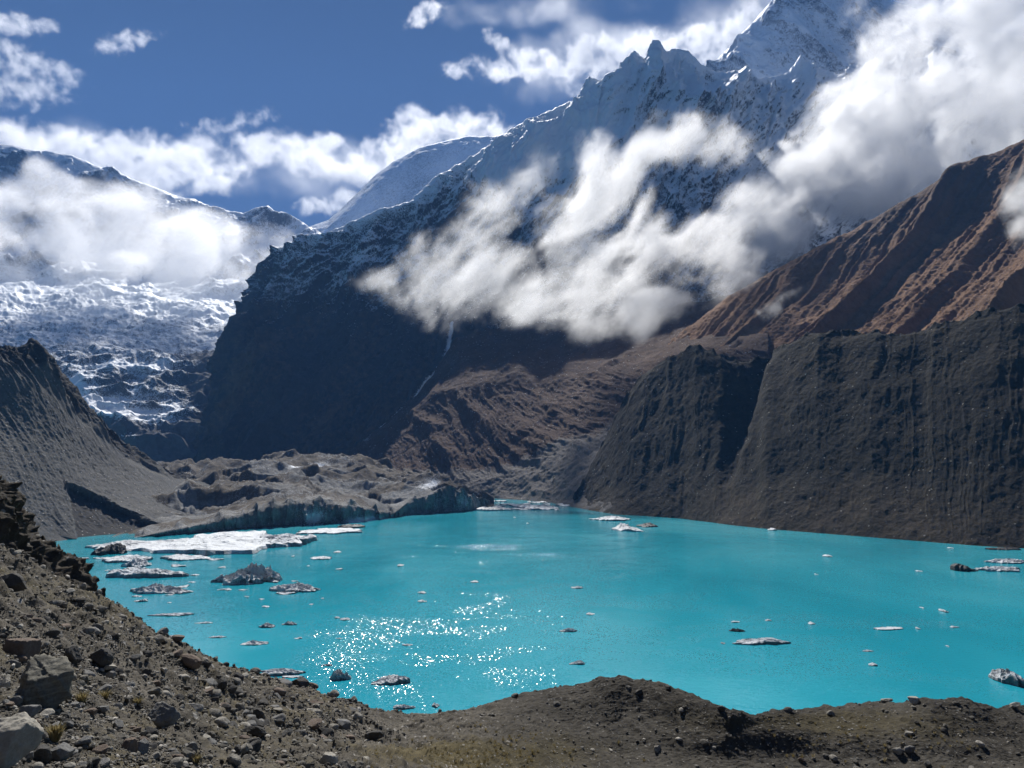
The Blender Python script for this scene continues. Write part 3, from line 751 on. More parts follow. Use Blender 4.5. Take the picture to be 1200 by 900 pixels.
def cloud(label, blobs, dens, voxel, nscale, amp=1.7, thr=.12, gain=1.3, stretch=(1, 1, 1), detail=8, rough=.58, seed=0, group=None, tilt=0, aniso=.45, warp=.5, parts=None):
    """blobs: (px, py, half width px, half height px, distance, turn in degrees, thickness px[, weight])"""
    B = []
    lo = np.full(3, 1e9); hi = -lo
    for q in blobs:
        px, py, rx, rz, Y, ang, ry = q[:7]; wt = q[7] if len(q) > 7 else 1.0
        c = at(px, py, Y); k = Y / F
        B.append((c, rx * k, ry * k, rz * k, math.radians(ang), wt))
        ca, sa = math.cos(B[-1][4]), math.sin(B[-1][4])
        r = np.array([math.hypot(rx * ca, rz * sa), ry, math.hypot(rx * sa, rz * ca)]) * k * 1.45
        lo = np.minimum(lo, c - r); hi = np.maximum(hi, c + r)
    cen = (lo + hi) / 2

    def box(sel):
        a, z = np.full(3, 1e9), np.full(3, -1e9)
        for i, q in enumerate(blobs):
            if sel is not None and i not in sel: continue
            c, k, t = B[i][0], q[4] / F, B[i][4]
            ca, sa = math.cos(t), math.sin(t)
            r = np.array([math.hypot(q[2] * ca, q[3] * sa), q[6], math.hypot(q[2] * sa, q[3] * ca)]) * k * 1.45
            a = np.minimum(a, c - r); z = np.maximum(z, c + r)
        return a - cen, z - cen

    def field(g, vox, sel=None):
        b = NB(g)
        lo, hi = box(sel)

        def vm(op, a, c=None, s=None):
            nd = g.nodes.new('ShaderNodeVectorMath'); nd.operation = op
            b.set(nd.inputs[0], a)
            if c is not None: b.set(nd.inputs[1], c)
            if s is not None: b.set(nd.inputs['Scale'], s)
            return nd

        def turn(v, ang):
            vr = g.nodes.new('ShaderNodeVectorRotate'); vr.rotation_type = 'Y_AXIS'
            b.set(vr.inputs['Vector'], v); vr.inputs['Angle'].default_value = ang
            return vr.outputs[0]
        pos = g.nodes.new('GeometryNodeInputPosition').outputs[0]
        wn = g.nodes.new('ShaderNodeTexNoise'); b.set(wn.inputs['Vector'], vm('ADD', pos, (seed * 917.3 + 5000, 0, 0)).outputs[0])
        wn.inputs['Scale'].default_value = .6 / nscale; wn.inputs['Detail'].default_value = 4
        off = vm('SCALE', vm('SUBTRACT', wn.outputs['Color'], (.5, .5, .5)).outputs[0], s=nscale * 2.0 * warp).outputs[0]
        p = vm('ADD', pos, off).outputs[0]
        f = None
        for i, (c, rx, ry, rz, ang, wt) in enumerate(B):
            if sel is not None and i not in sel: continue
            d = vm('SUBTRACT', p, tuple(c - cen)).outputs[0]
            if ang: d = turn(d, ang)
            d = vm('MULTIPLY', d, (1 / rx, 1 / ry, 1 / rz)).outputs[0]
            l2 = vm('DOT_PRODUCT', d, d).outputs['Value']
            e = b.math('MULTIPLY', b.math('SUBTRACT', 1.0, l2), wt)
            f = e if f is None else b.math('SMOOTH_MAX', f, e, .35)
        nz = g.nodes.new('ShaderNodeTexNoise')
        sp = vm('ADD', p, (seed * 1313.7, seed * 71.3, 0)).outputs[0]
        if tilt: sp = turn(sp, math.radians(tilt))
        b.set(nz.inputs['Vector'], vm('MULTIPLY', sp, stretch).outputs[0])
        nz.inputs['Scale'].default_value = 1 / nscale; nz.inputs['Detail'].default_value = detail; nz.inputs['Roughness'].default_value = rough
        n = b.math('MULTIPLY', b.math('SUBTRACT', nz.outputs['Fac'], .5), amp * 2.6)
        cut = b.mapr(f, -.9, .0)
        t = b.math('MULTIPLY', b.math('SUBTRACT', b.math('ADD', b.math('MINIMUM', f, .6), n), thr), gain, clamp=True)
        t = b.math('MULTIPLY', b.math('MULTIPLY', t, t), cut)
        vc = g.nodes.new('GeometryNodeVolumeCube')
        b.set(vc.inputs['Density'], t)
        vc.inputs['Min'].default_value = tuple(lo); vc.inputs['Max'].default_value = tuple(hi)
        for ax, k in zip('XYZ', range(3)):
            vc.inputs['Resolution ' + ax].default_value = int(max(12, (hi[k] - lo[k]) / vox))
        return vc.outputs[0]

    def group_on(o, build):
        g = bpy.data.node_groups.new(o.name, 'GeometryNodeTree')
        g.interface.new_socket('Geometry', in_out='INPUT', socket_type='NodeSocketGeometry')
        g.interface.new_socket('Geometry', in_out='OUTPUT', socket_type='NodeSocketGeometry')
        go = g.nodes.new('NodeGroupOutput'); g.links.new(build(g), go.inputs[0])
        md = o.modifiers.new(o.name, 'NODES'); md.node_group = g

    def with_mat(g, sock, mat):
        sm = g.nodes.new('GeometryNodeSetMaterial'); g.links.new(sock, sm.inputs[0]); sm.inputs['Material'].default_value = mat
        return sm.outputs[0]

    def skin(sel):
        def f(g):
            tm = g.nodes.new('GeometryNodeVolumeToMesh'); g.links.new(field(g, voxel * 2.5, sel), tm.inputs[0])
            tm.resolution_mode = 'GRID'; tm.inputs['Threshold'].default_value = .07
            return tm.outputs[0]
        return f
    sels = parts or [None]

    def skins(g):
        jn = g.nodes.new('GeometryNodeJoinGeometry')
        for s_ in sels: g.links.new(skin(s_)(g), jn.inputs[0])
        return with_mat(g, jn.outputs[0], SKIN)
    me = bpy.data.meshes.new('cloud'); o = bpy.data.objects.new('cloud', me); COL.objects.link(o)
    o.location = cen
    group_on(o, skins)
    for k, s_ in enumerate(sels):
        vo = bpy.data.objects.new('vapour', bpy.data.volumes.new('vapour')); COL.objects.link(vo); vo.parent = o
        mat = cloud_mat('cloud_vapour', dens * (1, .75, .62)[k], aniso=aniso)
        vo.data.materials.append(mat)
        group_on(vo, lambda g, s_=s_, k=k, mat=mat: with_mat(g, field(g, voxel * (1 + .25 * k), s_), mat))
    tag(o, label, 'cloud', group)
    return o


def clouds():
    K = 1850
    cloud('huge white cloud bank rising diagonally across the dark rock face to the upper right', [
        (450, 326, 36, 15, K, 15, 24, .75), (505, 318, 66, 50, K, 25, 40, .9), (575, 330, 84, 52, K, 10, 50), (640, 350, 84, 44, K, 0, 50), (705, 348, 90, 54, K, -5, 55), (770, 372, 52, 36, K - 80, 0, 40),
        (560, 262, 56, 40, K, 50, 30, .72), (620, 235, 50, 36, K, 55, 26, .6), (665, 250, 84, 48, K, 45, 40, .82), (700, 200, 40, 40, K, 60, 26, .6), (745, 205, 66, 34, K, 25, 36, .85), (800, 168, 66, 32, 2000, 10, 36, .8), (850, 180, 46, 30, 2150, 10, 30, .7),
        (690, 300, 80, 50, K, 30, 30, .6), (770, 250, 70, 50, K + 60, 30, 26, .5),
        (800, 318, 95, 56, 1930, 18, 58), (870, 275, 95, 62, 2150, 32, 62), (940, 225, 90, 66, 2450, 35, 64), (1000, 190, 84, 84, 2650, 40, 66), (1060, 140, 98, 108, 2850, 40, 70), (1140, 80, 124, 124, 2850, 20, 75),
        (1050, 40, 64, 60, 2850, 30, 60), (1200, 40, 124, 134, 2850, 0, 75), (1190, 130, 94, 64, 2850, 20, 70), (1110, 180, 84, 54, 2800, 35, 60), (1270, 60, 90, 130, 2850, 0, 75)],
        .020, 4.0, 150, parts=[[0, 1, 2, 3, 4, 5, 6, 7, 8, 9, 10, 13, 14], [11, 12, 15, 16, 17, 18], [18, 19, 20, 21, 22, 23, 24, 25]], amp=2.35, thr=.06, gain=1.05, seed=1, tilt=42, stretch=(.6, 1, 1.1), rough=.68)
    cloud('pale cloud hanging over the snowfield and icefall of the glaciated mountain', [
        (-40, 262, 80, 74, 3900, 0, 50), (30, 258, 84, 56, 3900, -8, 50), (130, 272, 96, 54, 3900, -5, 50), (215, 288, 96, 48, 3900, -3, 45), (295, 298, 62, 34, 3800, 0, 36), (62, 212, 44, 28, 4000, -30, 30, .75), (0, 325, 30, 30, 3300, 0, 20, .85), (130, 322, 110, 26, 3600, 0, 36, .7), (235, 328, 90, 26, 3700, 0, 36, .75), (170, 235, 60, 22, 4100, -20, 24, .5)],
        .0065, 10, 300, thr=.05, seed=2)
    cloud('small torn cloud in front of the brown mountainside at the frame edge', [(1196, 255, 22, 46, 1150, -15, 22), (1215, 230, 34, 60, 1150, 0, 26)], .03, 3.5, 42, seed=3)
    cloud('faint wisp of cloud lying against the brown gullies', [(926, 346, 22, 11, 1420, 25, 14, .8), (905, 362, 22, 10, 1420, 30, 12, .5)], .02, 3, 34, seed=4)
    D = 11400
    cloud('long white cloud band in the sky behind the snowy summit ridge', [
        (-40, 170, 80, 30, D, 0, 40), (40, 166, 80, 24, D, 0, 40), (110, 178, 90, 30, D, -8, 40), (185, 192, 80, 34, D, -8, 40), (240, 200, 60, 34, D, 0, 40), (270, 178, 60, 22, D, 5, 36), (330, 178, 60, 24, D, 2, 36), (385, 186, 55, 26, D, -5, 36), (430, 200, 40, 22, D, 0, 30), (150, 225, 90, 22, D, -8, 30)],
        .0032, 20, 403, amp=2.1, thr=.16, rough=.64, seed=5)
    cloud('bright cloud piled behind the smooth far snow ridge', [(450, 190, 40, 26, D, 20, 36), (490, 160, 55, 30, D, 10, 40), (540, 152, 60, 24, D, 0, 40), (590, 165, 50, 22, D, 0, 30), (405, 235, 36, 16, D, 10, 24), (370, 243, 26, 12, D, 0, 20, .8)],
          .0034, 19, 331, amp=2.1, thr=.16, rough=.64, seed=6)
    cloud('broken row of bright clouds beside the jagged rock crest', [(548, 78, 36, 13, D, 8, 20, .9), (600, 72, 46, 17, D, 12, 26), (585, 52, 24, 10, D, -30, 14, .8), (572, 36, 16, 10, D, 0, 12, .7), (650, 78, 50, 20, D, -5, 28), (700, 68, 54, 26, D, 8, 32), (755, 60, 56, 26, D, 5, 34), (815, 55, 60, 30, D, 10, 34), (870, 30, 40, 26, D, 30, 24, .8), (690, 98, 50, 18, D, -10, 22, .7)],
          .0034, 17, 288, amp=2.1, thr=.16, rough=.64, seed=7)
    cloud('small bright oval cloud high above the far snow ridge', [(498, 16, 32, 13, D, 22, 18)], .0034, 16, 187, amp=2.1, thr=.16, rough=.64, seed=8)
    cloud('small lens shaped cloud alone in the blue above the band', [(142, 50, 36, 13, D, 18, 18), (165, 41, 26, 7, D, 10, 12, .7)], .0026, 16, 187, amp=2.1, thr=.16, rough=.64, seed=9)
    cloud('ragged cloud at the upper corner of the sky, topmost of two', [(20, 28, 34, 15, D, -8, 20), (52, 30, 22, 10, D, 10, 14, .8), (-20, 24, 36, 16, D, 0, 20)], .0024, 16, 201, amp=2.1, thr=.16, rough=.64, seed=10)
    cloud('grey trailing cloud below the ragged corner cloud', [(10, 66, 50, 22, D, -15, 26), (50, 84, 44, 18, D, -5, 22, .85), (20, 105, 70, 24, D, 0, 22, .55), (-30, 60, 50, 30, D, 0, 24)], .0022, 17, 237, amp=2.1, thr=.16, rough=.64, seed=11)
    cloud('thin grey streak of cloud above the long band', [(285, 140, 42, 9, D, 12, 16, .8), (250, 150, 40, 10, D, 5, 14, .6), (310, 133, 20, 7, D, 5, 12, .7)], .0018, 16, 187, amp=2.1, thr=.16, rough=.64, seed=12)

    cloud('thin milky veil of cloud around the long band behind the snowy summit ridge', [(120, 190, 240, 46, 12600, -4, 30), (340, 205, 170, 40, 12600, 0, 30), (520, 185, 120, 44, 12600, 10, 30)], .0007, 34, 900, amp=1.2, thr=-.1, gain=.9, seed=14)
    cloud('thin milky veil of cloud beside the snow peak high above the rock crest', [(700, 70, 170, 50, 12600, 8, 30), (860, 40, 120, 60, 12600, 25, 30), (640, 8, 130, 26, 12600, 5, 30, .8)], .0008, 34, 800, amp=1.5, thr=-.05, gain=.9, seed=15)


clouds()


def haze():
    m, nt, out = new_mat('mountain_air'); b = NB(nt)
    v = b.n('ShaderNodeVolumePrincipled'); v.inputs['Color'].default_value = (.2, .46, 1, 1)
    v.inputs['Density'].default_value = 2.8e-5; v.inputs['Anisotropy'].default_value = .1
    v.inputs['Density Attribute'].default_value = ''
    nt.links.new(v.outputs[0], out.inputs['Volume'])
    lo = np.array([-6200., -400., -22.]); hi = np.array([6200., 10150., 5400.])
    V = np.array([[x, y, z] for x in (lo[0], hi[0]) for y in (lo[1], hi[1]) for z in (lo[2], hi[2])])
    Q = [[0, 1, 3, 2], [4, 6, 7, 5], [0, 4, 5, 1], [2, 3, 7, 6], [0, 2, 6, 4], [1, 5, 7, 3]]
    raw_mesh('haze', V, Q, m, None, 'stuff', False)


haze()

# ------------------------------------------------------------------ ice on the lake
def ice_mat(name, clean, dirt, amount, size):
    m, nt, out = new_mat(name); b = NB(nt)
    co = b.n('ShaderNodeTexCoord').outputs['Object']
    n1 = b.noise(co, 1 / size, 6, .65, .4); n2 = b.noise(b.mapping(co, (1, 1, 3)), 6 / size, 6, .65)
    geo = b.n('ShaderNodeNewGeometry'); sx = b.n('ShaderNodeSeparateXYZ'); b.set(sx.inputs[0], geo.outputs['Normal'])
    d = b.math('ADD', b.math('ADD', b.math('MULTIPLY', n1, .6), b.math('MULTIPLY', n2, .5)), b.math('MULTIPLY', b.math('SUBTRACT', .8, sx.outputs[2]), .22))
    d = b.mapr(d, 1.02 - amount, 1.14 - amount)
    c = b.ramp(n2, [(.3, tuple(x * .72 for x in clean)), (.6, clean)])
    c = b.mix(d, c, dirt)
    bs = b.n('ShaderNodeBsdfPrincipled'); b.set(bs.inputs['Base Color'], c); bs.inputs['Roughness'].default_value = .55
    bs.inputs['Specular IOR Level'].default_value = .3
    b.set(bs.inputs['Normal'], b.bump(b.math('ADD', n1, n2), .9, size * .12))
    nt.links.new(bs.outputs[0], out.inputs[0])
    return m


ICE = {
    'w': ice_mat('white_ice', (.70, .73, .75), (.20, .205, .205), .47, 9),
    'g': ice_mat('grey_ice', (.62, .64, .65), (.14, .14, .138), .38, 7),
    'd': ice_mat('dirty_ice', (.55, .56, .56), (.065, .062, .058), .35, 5),
    'k': ice_mat('black_ice', (.10, .10, .10), (.03, .029, .028), .66, 5),
}


def floe(px, py, w, h, flat, style, label, seed, rug=.35, skew=0.0, name='ice_floe', group=None, turn=0.0):
    """a lump of ice: px centre, py front waterline, w and h its size in the photograph; flat: the share of h that is plan depth"""
    rs = np.random.RandomState(seed)
    c = on_water(px, py); Y = c[1]; k = Y / F * 1.0
    flat = max(.3, flat - .12)
    W = w * k; dep = math.atan2(H, math.hypot(c[0], Y))
    D = min(max(h * flat * k / math.sin(dep), .25 * W), 1.6 * W + 3); E = max(h * (1 - flat) * k, .3)
    big = w > 40
    nt_, nr = (96, 26) if big else ((48, 12) if w > 12 else (20, 6))
    th = np.linspace(0, 2 * np.pi, nt_, endpoint=False)
    ph = rs.rand(4) * 6.28
    o3 = rs.rand(3) * 90
    cs = np.stack([np.cos(th), np.sin(th), 0 * th], -1)
    out = 1 + 1.0 * fbm(cs, .8, 6, .68, off=o3[0]) + .12 * np.cos(2 * th + ph[0]) + .10 * np.cos(3 * th + ph[1])
    out = np.clip(out, .35, 2)
    out = out / max(1e-6, (np.abs(out * np.cos(th))).max())
    rho = np.concatenate([np.linspace(0.02, .93, nr), [1.0, 1.03, .98]])
    R, T = np.meshgrid(rho, th, indexing='ij')
    X = R * out[None] * np.cos(T); Yq = R * out[None] * np.sin(T)
    q = np.stack([X * 1.9, Yq * 1.9, 0 * X], -1)
    crest = np.clip(1 - np.maximum(R, 0) ** 3, 0, 1)
    hgt = .42 + .55 * rug * 2 * fbm(q, .9, 5, .6, off=o3[1]) + rug * (ridged(q, .7, 4, .6, off=o3[2]) - .4)
    hgt = hgt + skew * X - .25 * skew
    lump = np.exp(-((X - (rs.rand() - .5) * .8) / .45) ** 2) * .5 * (rug > .3)
    Z = np.clip((hgt + lump) * ((.78 + .22 * crest) if flat > .44 else (.45 + .55 * crest)), .07, 2.0)
    Z = Z / Z.max() * E
    Z[-3] = np.minimum(Z[-4] * .82, Z[-4]); Z[-2] = np.minimum(.15 * E, .3); Z[-1] = -.35 * E - .4
    P = np.stack([X * W / 2, Yq * D / 2, Z], -1)
    if turn:
        ca, sa = math.cos(turn), math.sin(turn)
        P = np.stack([P[..., 0] * ca - P[..., 1] * sa, P[..., 0] * sa + P[..., 1] * ca, P[..., 2]], -1)
    n1, n2 = P.shape[:2]
    V = np.concatenate([P.reshape(-1, 3), [[0, 0, Z[0].mean()]]])
    f = []
    for i in range(n1 - 1):
        for j in range(n2):
            j2 = (j + 1) % n2
            f.append([i * n2 + j, (i + 1) * n2 + j, (i + 1) * n2 + j2, i * n2 + j2])
    last = len(V) - 1
    for j in range(0, n2, 2):
        f.append([last, j, (j + 1) % n2, (j + 2) % n2])
    o = raw_mesh(name, V, f, ICE[style], None, None, False)
    o.location = (c[0], c[1] + D / 2, 0)
    return tag(o, label, 'iceberg' if name == 'iceberg' else 'ice floe', group)


G1 = 'ice floating on the glacial lake'
FLOES = [
    # px, py, w, h, flat, style, rug, skew, label
    (202, 649, 236, 32, .8, 'w', .45, 0, 'widest white ice sheet packed against the glacier front'),
    (303, 642, 104, 21, .62, 'w', .3, .15, 'thick white ice slab with a dark broken front edge beside the glacier snout'),
    (120, 646, 76, 16, .7, 'g', .5, 0, 'grey crumbled ice jammed under the undercut earth cliff'),
    (115, 651, 44, 17, .45, 'k', .5, 0, 'dark debris mound rising from the jammed white ice'),
    (134, 661, 62, 13, .75, 'w', .3, 0, 'white ice sheet in front of the dark debris mound'),
    (152, 666, 36, 14, .5, 'g', .6, 0, 'small rugged ice hummock behind the long slab with the dark front'),
    (157, 679, 104, 16, .62, 'w', .25, -.15, 'long low white slab with a dark shadowed front near the boulder spur'),
    (203, 658, 68, 11, .72, 'w', .35, 0, 'white oval floe floating free of the packed ice sheet'),
    (178, 697, 78, 16, .5, 'd', .7, -.1, 'low dirty iceberg with dark grit on top and a tail to one side'),
    (280, 686, 80, 31, .42, 'd', .9, 0, 'rugged black and white iceberg, the tallest one floating in open water'),
    (342, 695, 62, 15, .5, 'g', .6, -.35, 'pale wedge shaped iceberg tapering to a low tail'),
    (383, 626, 76, 8, .75, 'w', .2, 0, 'thin white floe lying below the glacier ice cliff'),
    (411, 619, 36, 6, .5, 'k', .2, 0, 'dark flat ice strip at the foot of the glacier cliff'),
    (581, 599, 50, 7, .5, 'd', .3, -.2, 'dark fronted flat slab beside the tip of the glacier snout'),
    (630, 598, 52, 9, .55, 'w', .3, -.2, 'white topped flat slab in the far bay of the lake'),
    (720, 611, 52, 9, .55, 'w', .4, 0, 'far white slab floating off the foot of the scree fan'),
    (737, 623, 34, 12, .55, 'g', .6, 0, 'grey and white lump of ice, nearest of the far trio'),
    (762, 618, 26, 7, .5, 'k', .5, 0, 'dark ice lump touching the far grey and white lump'),
    (1184, 671, 52, 9, .6, 'w', .3, .1, 'white two lobed floe at the frame edge, front lobe'),
    (1190, 661, 50, 8, .55, 'w', .3, 0, 'white floe at the frame edge, lobe behind the front one'),
    (1185, 645, 46, 4, .6, 'k', .2, 0, 'thin grey ice strip under the moraine wall at the frame edge'),
    (898, 757, 70, 12, .66, 'w', .32, 0, 'long white iceberg with a peaked middle and dark waterline'),
    (866, 741, 19, 6, .5, 'k', .6, 0, 'small dark lump behind the long peaked iceberg'),
    (1048, 739, 40, 5, .8, 'w', .15, -.1, 'thin white ice bar lying flat on the open turquoise water'),
    (1203, 808, 32, 30, .6, 'w', .5, 0, 'fluted white iceberg cut off by the frame edge'),
    (456, 803, 44, 14, .65, 'g', .2, .25, 'pale tilted ice plate beside the sun glitter'),
    (397, 798, 24, 15, .4, 'd', .7, 0, 'chunky dirty ice block near the foreground slope'),
    (322, 792, 62, 11, .6, 'g', .4, .2, 'long curved grey floe touching the foreground slope'),
    (342, 795, 26, 4, .75, 'w', .15, 0, 'thin white floe just below the long curved grey floe'),
    (312, 736, 20, 7, .5, 'w', .5, 0, 'white nub of ice, left half of a close pair'),
    (338, 733, 18, 6, .5, 'w', .5, .3, 'white nub of ice, right half of a close pair'),
    (297, 756, 30, 7, .55, 'g', .6, 0, 'small grey peaked floe with a dark waterline'),
    (198, 723, 54, 6, .7, 'w', .3, 0, 'long thin white floe close to the near rocky slope'),
    (374, 656, 25, 5, .7, 'w', .3, 0, 'small white floe off the thick ice slab'),
    (667, 741, 22, 6, .5, 'g', .6, 0, 'small grey floe with dark ends right of the sun glitter'),
    (677, 779, 19, 6, .5, 'g', .5, .2, 'small tilted floe with one dark end above the dark ridge crest'),
    (1140, 671, 30, 12, .45, 'k', .15, -.6, 'dark triangular wedge of rock covered ice beside the white two lobed floe'),
]
for i, q in enumerate(FLOES):
    px, py, w_, h_, fl, st, rug, sk, lab = q
    floe(px, py, w_, h_, fl, st, lab, 100 + i, rug, sk, 'iceberg' if ('iceberg' in lab or h_ > 13) else 'ice_floe', G1)
CHIPS = [(394, 648, 10, 3, 'd', 'tiny dark ice bit above the small white floe off the thick slab'), (397, 668, 11, 3, 'w', 'tiny white ice chip right of the pale wedge iceberg'), (284, 692, 9, 2, 'w', 'sliver of ice under the rugged black and white iceberg'),
         (262, 692, 18, 3, 'w', 'thin white sliver left of the slivers under the rugged iceberg'), (403, 727, 13, 4, 'w', 'white ice chip left of the glitter with a smaller chip beside it'), (394, 725, 7, 3, 'w', 'smaller chip beside the white chip left of the glitter'),
         (494, 706, 11, 4, 'g', 'front chip of two grey chips above the glitter'), (494, 696, 11, 4, 'g', 'rear chip of two grey chips above the glitter'), (468, 664, 8, 4, 'g', 'lone grey chip in the open water behind the glitter'),
         (692, 721, 11, 4, 'w', 'white ice chip behind the small grey floe with dark ends'), (677, 690, 15, 4, 'w', 'white pointed chip in the middle of the open lake'), (556, 683, 10, 3, 'w', 'thin white chip in the middle of the lake between the glitter patches'),
         (383, 781, 15, 4, 'w', 'thin white floe behind the chunky dirty block'), (310, 712, 10, 3, 'w', 'white chip below the pale wedge iceberg'), (305, 703, 7, 2, 'w', 'tiny white chip just below the pale wedge iceberg'),
         (349, 749, 9, 3, 'w', 'white chip right of the small grey peaked floe'), (477, 757, 12, 3, 'w', 'white chip inside the sun glitter'), (397, 749, 8, 2, 'w', 'sliver of ice left of the sun glitter'),
         (238, 731, 22, 3, 'w', 'broken line of white bits right of the long thin white floe'), (253, 748, 20, 4, 'w', 'thin white floe left of the small grey peaked floe'), (200, 747, 18, 3, 'w', 'thin white floe touching the near rocky slope'),
         (162, 706, 16, 5, 'w', 'white chip below the low dirty iceberg near the slope'), (158, 700, 14, 3, 'w', 'white sliver below the low dirty iceberg'), (197, 707, 6, 2, 'w', 'tiny chip right of the white sliver below the dirty iceberg'),
         (226, 675, 11, 3, 'w', 'white chip left of the rugged black and white iceberg'), (258, 666, 9, 3, 'w', 'white chip behind the rugged black and white iceberg'), (252, 656, 7, 2, 'w', 'tiny white chip right of the white oval floe'),
         (224, 683, 10, 2, 'w', 'tiny white chip right of the low dirty iceberg'), (1025, 781, 10, 5, 'w', 'white ice chip with a dark notch right of the long peaked iceberg'), (1019, 764, 15, 3, 'w', 'thin white chip behind the chip with the dark notch'),
         (953, 732, 8, 4, 'w', 'white chip between the long peaked iceberg and the thin bar'), (901, 728, 8, 3, 'w', 'tiny white chip behind the long peaked iceberg'), (863, 730, 11, 3, 'w', 'thin white chip behind the small dark lump'),
         (848, 755, 6, 3, 'd', 'tiny dark bit left of the long peaked iceberg'), (1110, 718, 6, 5, 'w', 'bright white nub behind the thin ice bar'), (1120, 736, 12, 3, 'w', 'white sliver right of the thin ice bar'),
         (1082, 713, 4, 2, 'w', 'speck of ice left of the bright white nub'), (1078, 738, 5, 4, 'w', 'white speck at the end of the thin ice bar'), (973, 653, 12, 4, 'w', 'white chip out on the lake below the moraine wall'),
         (908, 622, 10, 5, 'w', 'white nub of ice close under the moraine wall'), (1079, 670, 8, 2, 'w', 'white sliver left of the dark triangular wedge'), (1117, 643, 6, 2, 'w', 'tiny sliver close under the moraine wall'),
         (472, 832, 26, 8, 'g', 'grey white ice bits stranded behind the grassy hollow'), (510, 830, 9, 8, 'w', 'upright white ice shard at the near shore'), (1112, 758, 3, 2, 'w', 'lone white speck right of the chips on the near lake'),
         (603, 607, 4, 2, 'w', 'white speck in front of the flat slabs in the far bay'), (618, 614, 4, 2, 'w', 'white speck out from the slabs in the far bay'), (958, 674, 3, 2, 'w', 'white speck in the middle of the right hand water'),
         (360, 664, 4, 2, 'w', 'white speck below the small white floe off the thick slab'), (377, 702, 4, 2, 'w', 'left of two white specks in line on the open water'), (364, 709, 5, 2, 'w', 'right of two white specks in line on the open water')]
for i, (px, py, w_, h_, st, lab) in enumerate(CHIPS):
    floe(px, py, w_, h_, .6, st, lab, 300 + i, .5, 0, 'ice_chip', G1)
rs = np.random.RandomState(4)
src = None
for i in range(46):                                   # brash of the far bay and along the packed ice
    if i < 26: px, py = rs.uniform(572, 665), rs.uniform(587, 598)
    else: px, py = rs.uniform(95, 350), rs.uniform(650, 700)
    if src is None:
        src = floe(px, py, 6, 2.4, .6, 'w', 'tiny scrap of brash ice adrift among the larger floes', 500, .5, 0, 'brash_ice', 'brash ice scraps'); o = src
    else:
        o = src.copy(); COL.objects.link(o)
    c = on_water(px, py); k = c[1] / 900.0 * rs.uniform(.5, 1.3)
    o.location = (c[0], c[1], 0); o.rotation_euler = (0, 0, rs.uniform(0, 6)); o.scale = (k, k, k)

# ------------------------------------------------------------------ boulders, stones and grass on the near moraine
def ico(sub):
    import bmesh
    bm = bmesh.new(); bmesh.ops.create_icosphere(bm, subdivisions=sub, radius=1)
    V = np.array([v.co[:] for v in bm.verts]); Fc = np.array([[v.index for v in f.verts] for f in bm.faces])
    bm.free()
    return V, Fc


ICO = {k: ico(k) for k in (1, 2, 3, 5)}


def rock_shape(seed, sub=3, planes=11, soft=.0, rough=.06, layered=False):
    rs = np.random.RandomState(seed)
    V, Fc = ICO[sub]
    pn = rs.normal(size=(planes, 3)); pn /= np.linalg.norm(pn, axis=1)[:, None]
    pd = rs.uniform(.55, 1.0, planes)
    dot = V @ pn.T
    r = np.where(dot > .05, pd / np.maximum(dot, .05), 9).min(1)
    r = np.minimum(r, 1.15)
    r = r * (1 - soft) + .85 * soft
    P = V * r[:, None]
    o = rs.rand() * 50
    P = P * (1 + rough * 2 * fbm(P, .8, 5, .6, off=o))[:, None]
    if layered:
        st = P[:, 2] + .25 * P[:, 0] + .06 * fbm(P, .5, 3)
        P[:, :2] *= (1 + .09 * np.sign(perlin(np.stack([st * 5, st * 0, st * 0 + o], -1))) * .6 + .06 * fbm(np.stack([st * 14, 0 * st, 0 * st], -1), 1, 3))[:, None]
    P -= (P.max(0) + P.min(0)) / 2
    if sub == 5:
        P = P * (1 + .10 * (ridged(P, .42, 5, .6, off=o) - .5) + .035 * fbm(P, .12, 4, .6))[:, None]
    return P / (P.max(0) - P.min(0)), Fc


def stone_mat(name, cols, size, layer=0.0):
    m, nt, out = new_mat(name); b = NB(nt)
    co = b.n('ShaderNodeTexCoord').outputs['Object']
    oi = b.n('ShaderNodeObjectInfo').outputs['Random']
    v = b.mapping(co, (1, 1, 1)) if not layer else b.mapping(co, (.5, .5, 4.5), (.35, .2, 0))
    n1 = b.noise(v, 1 / size, 7, .65, .3); n2 = b.noise(co, 9 / size, 6, .7)
    rnd = b.attr('shade')
    mixv = b.math('ADD', b.math('ADD', b.math('MULTIPLY', n1, .6), b.math('MULTIPLY', n2, .4)), b.math('ADD', b.math('MULTIPLY', b.math('SUBTRACT', oi, .5), .16), rnd))
    c = b.ramp(mixv, [(.28, cols[0]), (.5, cols[1]), (.74, cols[2])])
    bs = b.n('ShaderNodeBsdfPrincipled'); b.set(bs.inputs['Base Color'], c); bs.inputs['Roughness'].default_value = .9
    bs.inputs['Specular IOR Level'].default_value = .2
    b.set(bs.inputs['Normal'], b.bump(b.math('ADD', n1, b.math('MULTIPLY', n2, .5)), .9, size * .09))
    nt.links.new(bs.outputs[0], out.inputs[0])
    return m


ST = {
    'grey': stone_mat('grey_stone', [(.09, .088, .083), (.17, .165, .155), (.28, .27, .25)], .5),
    'dark': stone_mat('dark_stone', [(.035, .033, .031), (.07, .066, .06), (.13, .122, .11)], .5),
    'pale': stone_mat('pale_stone', [(.17, .16, .135), (.33, .305, .255), (.50, .465, .395)], .35),
    'layer': stone_mat('layered_stone', [(.07, .066, .053), (.19, .178, .145), (.36, .335, .275)], .5, 1),
    'red': stone_mat('reddish_stone', [(.08, .062, .05), (.15, .115, .09), (.23, .185, .15)], .6),
    'mix': stone_mat('mixed_stone', [(.045, .041, .035), (.17, .157, .132), (.47, .435, .375)], .3),
}
